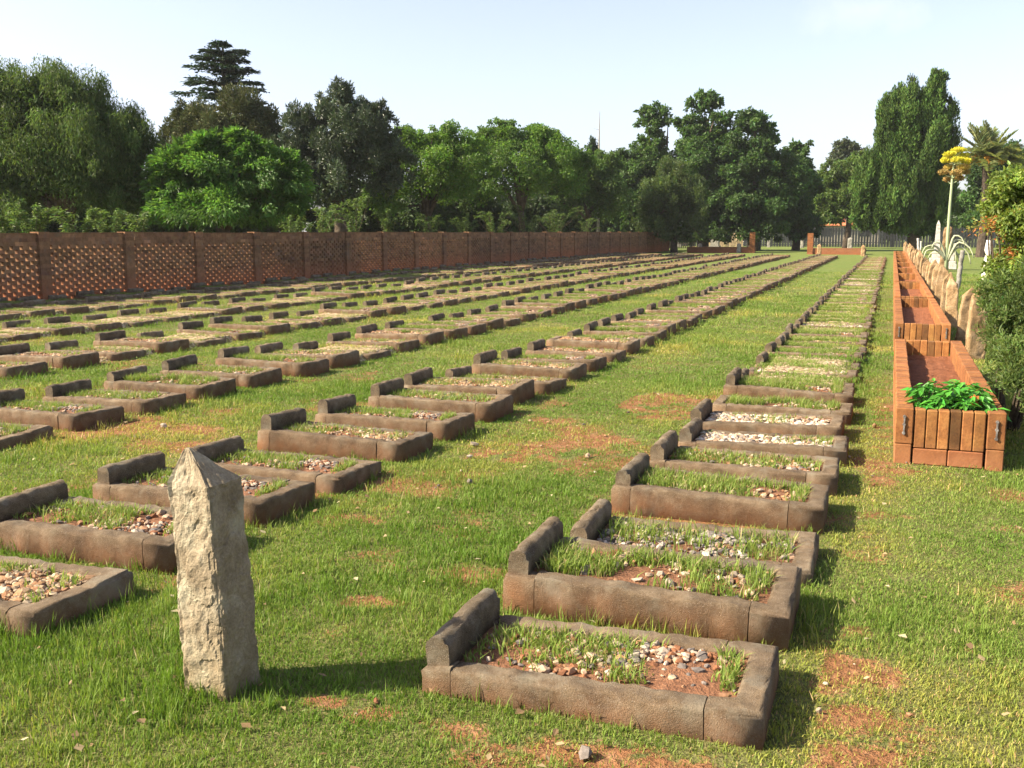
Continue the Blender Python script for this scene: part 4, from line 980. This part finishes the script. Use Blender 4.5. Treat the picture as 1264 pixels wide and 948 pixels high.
for i, a in enumerate([(1011, 315, 301, 5, 'pale stone post in front of the left part of the cypress side border'), (1065, 316, 302, 5, 'pale stone post in front of the right end of the cypress side border'), (990, 306, 295, 4, 'small grey post left of the brick pillar near the cypress', 'greystone'), (937, 309, 296, 4, 'grey stone post just right of the brick pillar by the obelisk', 'greystone'),
                       (949, 305, 292, 4, 'faint grey post in the shade right of the obelisk border', 'greystone'), (1049, 307, 293, 6, 'wide grey headstone behind the cypress side border', 'greystone'), (864, 311, 300, 5, 'stubby grey stone in front of the left part of the obelisk border', 'greystone'), (912, 312, 300, 5, 'stubby grey stone in front of the right part of the obelisk border', 'greystone'),
                       (853, 309, 295, 4, 'leaning grey slab left of the obelisk border', 'greystone'), (838, 305, 295, 7, 'dark headstone nearest the end of the lattice wall', 'greystone'), (901, 303, 288, 8, 'dark round headstone right of the obelisk', 'greystone'), (919, 303, 297, 4, 'little white stone right of the dark headstone', 'white'), (873, 303, 293, 6, 'grey headstone left of the obelisk', 'greystone')]): small_post(*a, seed=i)
def obelisk(X, Y, H, wd, mat, label, bmat=None, tiers=((1.9, .18), (1.5, .2), (1.15, .45))):
    e = empty('obelisk', (X, Y, 0), 0, label, 'monument'); z = -.02
    for (k, h) in tiers: mb = MB(); mb.cbox(-wd * k, wd * k, -wd * k, wd * k, z, z + h, .012); mb.build('plinth', M[bmat or mat], e); z += h
    mb = MB(); a = wd * .72; b = wd * .42; zz = H - .18
    mb.add([(-a, -a, z), (a, -a, z), (a, a, z), (-a, a, z), (-b, -b, zz), (b, -b, zz), (b, b, zz), (-b, b, zz), (0, 0, H)], [(0, 1, 5, 4), (1, 2, 6, 5), (2, 3, 7, 6), (3, 0, 4, 7), (4, 5, 8), (5, 6, 8), (6, 7, 8), (7, 4, 8)])
    mb.build('shaft', M[mat], e)
p = at(883, 286, 96); obelisk(p.x, p.y, at(883, 270, 96).z, .3, 'greystone', 'grey obelisk monument on a stepped plinth under the dense trees', tiers=((2., .15), (1.6, .15), (1.3, .75)))
p = atY(1157, 300, 45); obelisk(p.x, p.y, 2.08, .16, 'white', 'white obelisk monument behind the standing slabs', tiers=((2.0, .25), (1.6, .3), (1.1, .25)))
V, Fq = stone_block(.30, .24, 1.78, (0, 0), 811, (.06, 0), .018, .3, .06, 8, 30)
me = mesh_from('stone_post', V, Fq, M['slab']); a = me.color_attributes.new('col', 'FLOAT_COLOR', 'POINT'); a.data.foreach_set('color', [.8, .8, .8, 1.] * len(me.vertices))
p = atY(1165, 300, 34.5); tag(link_obj('stone_post', me, None, (p.x, p.y, 0)), 'tall tapering brown stone post left of the flowering agave stalk', 'stone post')
p = atY(1173, 300, 47); mb = MB(); mb.cbox(-.3, .3, -.3, .3, 0, .35, .02); mb.cbox(-.2, .2, -.2, .2, .352, 1.1, .02); tag(mb.build('pedestal', M['white'], None, (p.x, p.y, 0)), 'squat white stone pedestal behind the brown stone post', 'pedestal')
def log_post(u, vt, Yd, r0, lean, mat, name, label, cat, peel=True):
    p = atY(u, 300, Yd); h = atY(u, vt, Yd).z; rr = random.Random(int(u)); mb = MB(); pts = []; rad = []
    for k in range(16):
        t = k / 15; pts.append((lean * t + rr.gauss(0, .006), rr.gauss(0, .006), -.1 + (h + .1) * t)); rad.append(r0 * (1.1 - .2 * t) * rr.uniform(.93, 1.07))
    mb.tube(pts, rad, 10); tag(mb.build(name, M[mat], None, (p.x - lean, p.y, 0), smooth=True), label, cat)
log_post(1222, 297, 24.5, .085, .08, 'white', 'white_post', 'whitewashed peeling wooden post right of the agave', 'post')
log_post(1189, 309, 31, .065, .07, 'greystone', 'leaning_post', 'thin leaning grey post under the pale drooping leaves', 'post')
log_post(1133, 294, 58, .07, -.12, 'white', 'white_stake', 'leaning white stake left of the white obelisk', 'stake')
log_post(1137, 298, 60, .04, .02, 'white', 'white_stake', 'thin white stake just right of the leaning white stake', 'stake')
# agave with its flower stalk and pale drooping leaves
def agave():
    Yb = 33; p0 = atY(1172, 300, Yb); p0.z = 0; r = random.Random(4); ztop = atY(1178, 185, Yb).z
    e = empty('agave', p0, 0, 'flowering agave with a tall stalk of yellow flower heads and pale drooping leaves', 'agave')
    def pt(u, v): q = atY(u, v, Yb); return q - p0
    ms, nts, outs = new_mat('agave_green'); surface(nts, outs, (.30, .36, .20), .6)
    mb = MB(); pts = [pt(1168, 330), pt(1170, 290), pt(1173, 250), pt(1176, 215), pt(1178, 186)]; pts[0].z = 0
    mb.tube(pts, [.055, .046, .04, .034, .016], 9); mb.build('stalk', ms, e, smooth=True)
    rn = np.random.default_rng(12)
    heads = [(1183, 186, 15, .1), (1172, 192, 13, -.1), (1190, 193, 10, .15), (1168, 199, 11, 0), (1181, 199, 13, -.2), (1193, 200, 9, 0), (1174, 207, 14, .1), (1189, 208, 12, -.1), (1164, 214, 10, 0), (1180, 215, 13, -.2), (1192, 213, 8, .1), (1170, 222, 7, .2), (1184, 221, 9, 0)]
    for (u, v, hw, dy) in heads:
        A = leaf_arrays(); c = pt(u, v); c.y += dy * 1.5; s = Yb / math.cos(.1) / F * .95; n = 420
        g = rand_dir(rn, n) * (rn.random(n) ** .4)[:, None] * np.array((hw * s * .52, hw * s * .52, 2.7 * s)); P = g + np.array(c + p0)
        tone = (.58, .48, .045) if v < 203 else (.40, .29, .07) if v < 212 else (.32, .23, .085)
        add_leaves(A, P, rand_dir(rn, n), rn.normal(0, .4, (n, 3)) + np.array((0, 0, 1.)) + g * 3, np.full(n, .085), np.full(n, .035), leaf_color(rn, n, tone, .2)); h = leaf_obj('flower_head', A, M['petal'], e, tuple(p0))
        a0 = Vector((pts[3].x, 0, c.z - .12)); mb = MB(); mb.tube([a0, a0.lerp(c, .5) - Vector((0, 0, .03)), c], [.018, .014, .01], 5); mb.build('flower_stem', ms, h)
    ml, ntl, outl = new_mat('agave_dry_leaf'); surface(ntl, outl, (.34, .36, .235), .7)
    def arch(a, pk, b, yoff): return [pt(*a), pt((a[0] + pk[0]) / 2, (a[1] + pk[1]) / 2 - 4), pt(*pk), pt((b[0] + pk[0]) / 2 + (b[0] - pk[0]) * .22, (b[1] + pk[1]) / 2 - 3), pt(*b)], yoff
    for (a, pk, b) in [((1169, 322), (1178, 291), (1190, 302)), ((1170, 322), (1184, 299), (1201, 318)), ((1170, 320), (1186, 305), (1198, 326)), ((1168, 322), (1152, 303), (1138, 313)), ((1168, 322), (1150, 308), (1140, 318)), ((1169, 322), (1176, 300), (1180, 326)),
                       ((1168, 324), (1158, 312), (1146, 320)), ((1170, 322), (1180, 296), (1197, 309)), ((1169, 322), (1172, 306), (1184, 322)), ((1168, 322), (1160, 300), (1150, 306)), ((1169, 323), (1178, 310), (1186, 330))]:
        P, yo = arch(a, pk, b, r.uniform(-.4, .4)); P = [Vector((p.x, p.y + yo * k / 4, p.z)) for k, p in enumerate(P)]
        # smooth the arch
        Q = []
        for i in range(len(P) - 1):
            for t in (0, .5): 
                p_1, p0_, p1_, p2_ = P[max(i - 1, 0)], P[i], P[i + 1], P[min(i + 2, len(P) - 1)]
                Q.append(.5 * ((2 * p0_) + (p1_ - p_1) * t + (2 * p_1 - 5 * p0_ + 4 * p1_ - p2_) * t * t + (3 * p0_ - p_1 - 3 * p1_ + p2_) * t ** 3))
        Q.append(P[-1]); k = len(Q); mb = MB(); mb.tube(Q, [.034 * (1 - .75 * i / (k - 1)) + .006 for i in range(k)], 6); mb.build('leaf', ml, e, smooth=True)
agave()
# house with the red roof beyond the fence
def house():
    p = at(1045, 286, 130); e = empty('house', (p.x, p.y, 0), R(8), 'house with an orange red tiled roof half hidden beyond the fence', 'house')
    mb = MB(); mb.box(-4, 4, 0, 7, 0, 2.5); mb.build('wall', M['plaster'], e)
    mb = MB(); mb.add([(-4.6, -.6, 2.4), (4.6, -.6, 2.4), (4.6, 7.6, 2.4), (-4.6, 7.6, 2.4), (-2., 3.5, 4.1), (2., 3.5, 4.1)], [(0, 1, 5, 4), (1, 2, 5), (2, 3, 4, 5), (3, 0, 4), (3, 2, 1, 0)]); rf = mb.build('roof', M['rooftile'], e)
    mb = MB(); mb.box(2.2, 2.9, 3, 3.7, 3.3, 4.6); mb.build('chimney', M['planter'], rf)
    for x in (-3.2, 1.5): mb = MB(); mb.box(x, x + 1.4, -.05, .03, 1.0, 2.1); mb.build('window', M['fence'], e)
house()

# ------------------------------------------------------------------ shrubs and plants at the right
def leafy_shrub(name, label, p0, blobs, n, leaf, base, style, stems, mat='leaf', seed=0, extra=None):
    r = np.random.default_rng(seed); e = empty(name, p0, 0, label, 'shrub')
    A, tips = crown(r, [((p0[0] + c[0], p0[1] + c[1], c[2]), rad) for c, rad in blobs], n, leaf, base, style, .33, .4, 1.4)
    leaf_obj('foliage', A, M[mat], e, p0)
    for k in range(stems):
        mb = MB(); t = Vector(tips[int(r.integers(0, len(tips)))]) - Vector(p0); mb.tube([(r.normal(0, .03), r.normal(0, .03), -.05), t * .5 + Vector((r.normal(0, .05), 0, .1)), t], [.016, .011, .003], 5); mb.build('stem', M['bark'], e)
    return e, r
leafy_shrub('fern_shrub', 'dense dark green feathery shrub crowding the right side of the nearest planter', (1.0, 9.0, 0), [((-.20, -.1, 1.10), (.13, .25, .17)), ((-.08, -.2, .86), (.22, .35, .26)), ((.14, 0, 1.02), (.26, .4, .35)), ((-.10, -.55, .55), (.16, .3, .24)), ((.13, -.7, .45), (.28, .4, .4)), ((.38, -.2, .8), (.3, .4, .4))], 36000, .030, (.088, .130, .034), 'spray', 9, seed=40)
def rose():
    p0 = (1.0, 10.0, 0)
    e, r = leafy_shrub('bougainvillea', 'tall straggly shrub with light green leaves and rusty orange sprays at the right edge', p0, [((-.06, 0, 1.95), (.17, .3, .2)), ((-.13, .1, 1.72), (.15, .3, .18)), ((.14, -.1, 1.75), (.25, .35, .4)), ((.1, 0, 1.3), (.25, .3, .35))], 15000, .034, (.13, .18, .035), 'broad', 6, seed=41)
    for k in range(20):
        A = leaf_arrays(); n = 170; az = r.uniform(2.2, 4.4) if k < 14 else r.uniform(0, 6.28); ln = r.uniform(.2, .5); z0 = r.uniform(.8, 1.8); ln = min(ln, .2) if z0 < 1.5 else ln; t = r.random(n)
        P = np.stack([p0[0] + .08 + math.cos(az) * ln * t, p0[1] + math.sin(az) * ln * t * .7, z0 + .18 * t - .25 * t * t], 1) + r.normal(0, .028, (n, 3))
        rust = r.random(n) < .42; C = leaf_color(r, n, (.19, .20, .05), .2); C[rust] = leaf_color(r, int(rust.sum()), (.40, .15, .05), .25)
        add_leaves(A, P, rand_dir(r, n) + np.array((0, 0, .6)), rand_dir(r, n) - np.array((0, 0, .2)), r.uniform(.02, .045, n), r.uniform(.012, .024, n), C); leaf_obj('foliage', A, M['leaf'], e, p0)
        mb = MB(); tz = lambda t: z0 + .18 * t - .25 * t * t
        mb.tube([(0, 0, .4), (.08, 0, z0), (.08 + math.cos(az) * ln * .5, math.sin(az) * ln * .35, tz(.5)), (.08 + math.cos(az) * ln, math.sin(az) * ln * .7, tz(1))], [.012, .009, .006, .002], 5); mb.build('stem', M['bark'], e)
rose()
def parsley(k, X, Y, rad, label):
    r = np.random.default_rng(600 + k); p0 = (X, Y, .2); e = empty('leafy_plant', p0, 0, label, 'plant', 'leafy plants in the nearest planter'); A = leaf_arrays(); mb = MB()
    for s in range(36):
        az = r.uniform(0, 6.28); reach = rad * r.uniform(.2, 1); h = r.uniform(.15, .33) - .08 * reach / rad; tip = np.array((math.cos(az) * reach, math.sin(az) * reach, h))
        mb.tube([(0, 0, 0), tuple(tip * (.45, .45, .8)), tuple(tip)], [.004, .003, .002], 4)
        for j in range(9):
            a2 = az + (j - 4) * .42; U = np.array([[math.cos(a2), math.sin(a2), r.normal(-.25, .25)]]); Ln = np.array([r.uniform(.06, .105)])
            add_leaves(A, (tip + np.array(p0) + r.normal(0, .012, 3))[None], np.array([[r.normal(0, .35), r.normal(0, .35), 1.]]), U, Ln, Ln * .42, leaf_color(r, 1, (.055, .20, .022), .22))
    leaf_obj('foliage', A, M['glossleaf'], e, p0); mb.build('stem', M['bark'], e)
parsley(0, .30, 7.62, .17, 'bright green leafy plant at the left front corner of the nearest planter')
parsley(1, .46, 7.62, .18, 'bright green leafy plant in the middle front of the nearest planter')
parsley(2, .62, 7.66, .18, 'bright green leafy plant at the right front corner of the nearest planter')
parsley(3, .38, 7.88, .17, 'bright green leafy plant behind the left front plant in the nearest planter')
parsley(4, .56, 7.95, .17, 'bright green leafy plant behind the right front plant in the nearest planter')
for i, (x, y, z) in enumerate([(.6, 7.55, .44), (.63, 7.6, .43), (.58, 7.95, .46)]):
    r = np.random.default_rng(900 + i); A = leaf_arrays(); n = 26; d = rand_dir(r, n)
    add_leaves(A, np.array((x, y, z)) + d * .012, d, rand_dir(r, n), np.full(n, .04), np.full(n, .03), leaf_color(r, n, (.55, .16, .05), .15))
    o = leaf_obj('flower', A, M['petal'], None, (x, y, z)); o.location = (x, y, z); tag(o, ['orange flower at the right front of the nearest planter', 'second orange flower beside the right front one in the planter', 'orange flower among the leaves behind the right front plant'][i], 'flower')

# thin summer haze over the whole graveyard
mh = bpy.data.materials.new('haze'); mh.use_nodes = True; nth = mh.node_tree
for n in list(nth.nodes): nth.nodes.remove(n)
oh = nth.nodes.new('ShaderNodeOutputMaterial'); pv = nth.nodes.new('ShaderNodeVolumePrincipled'); pv.inputs['Color'].default_value = (.93, .96, 1., 1); pv.inputs['Density'].default_value = .0002; pv.inputs['Anisotropy'].default_value = .2
L(nth, pv.outputs[0], oh.inputs['Volume'])
mb = MB(); mb.box(-950, 950, -200, 1700, -1.5, 24); tag(mb.build('haze', mh), 'thin pale summer haze in the air', 'haze', kind='stuff')
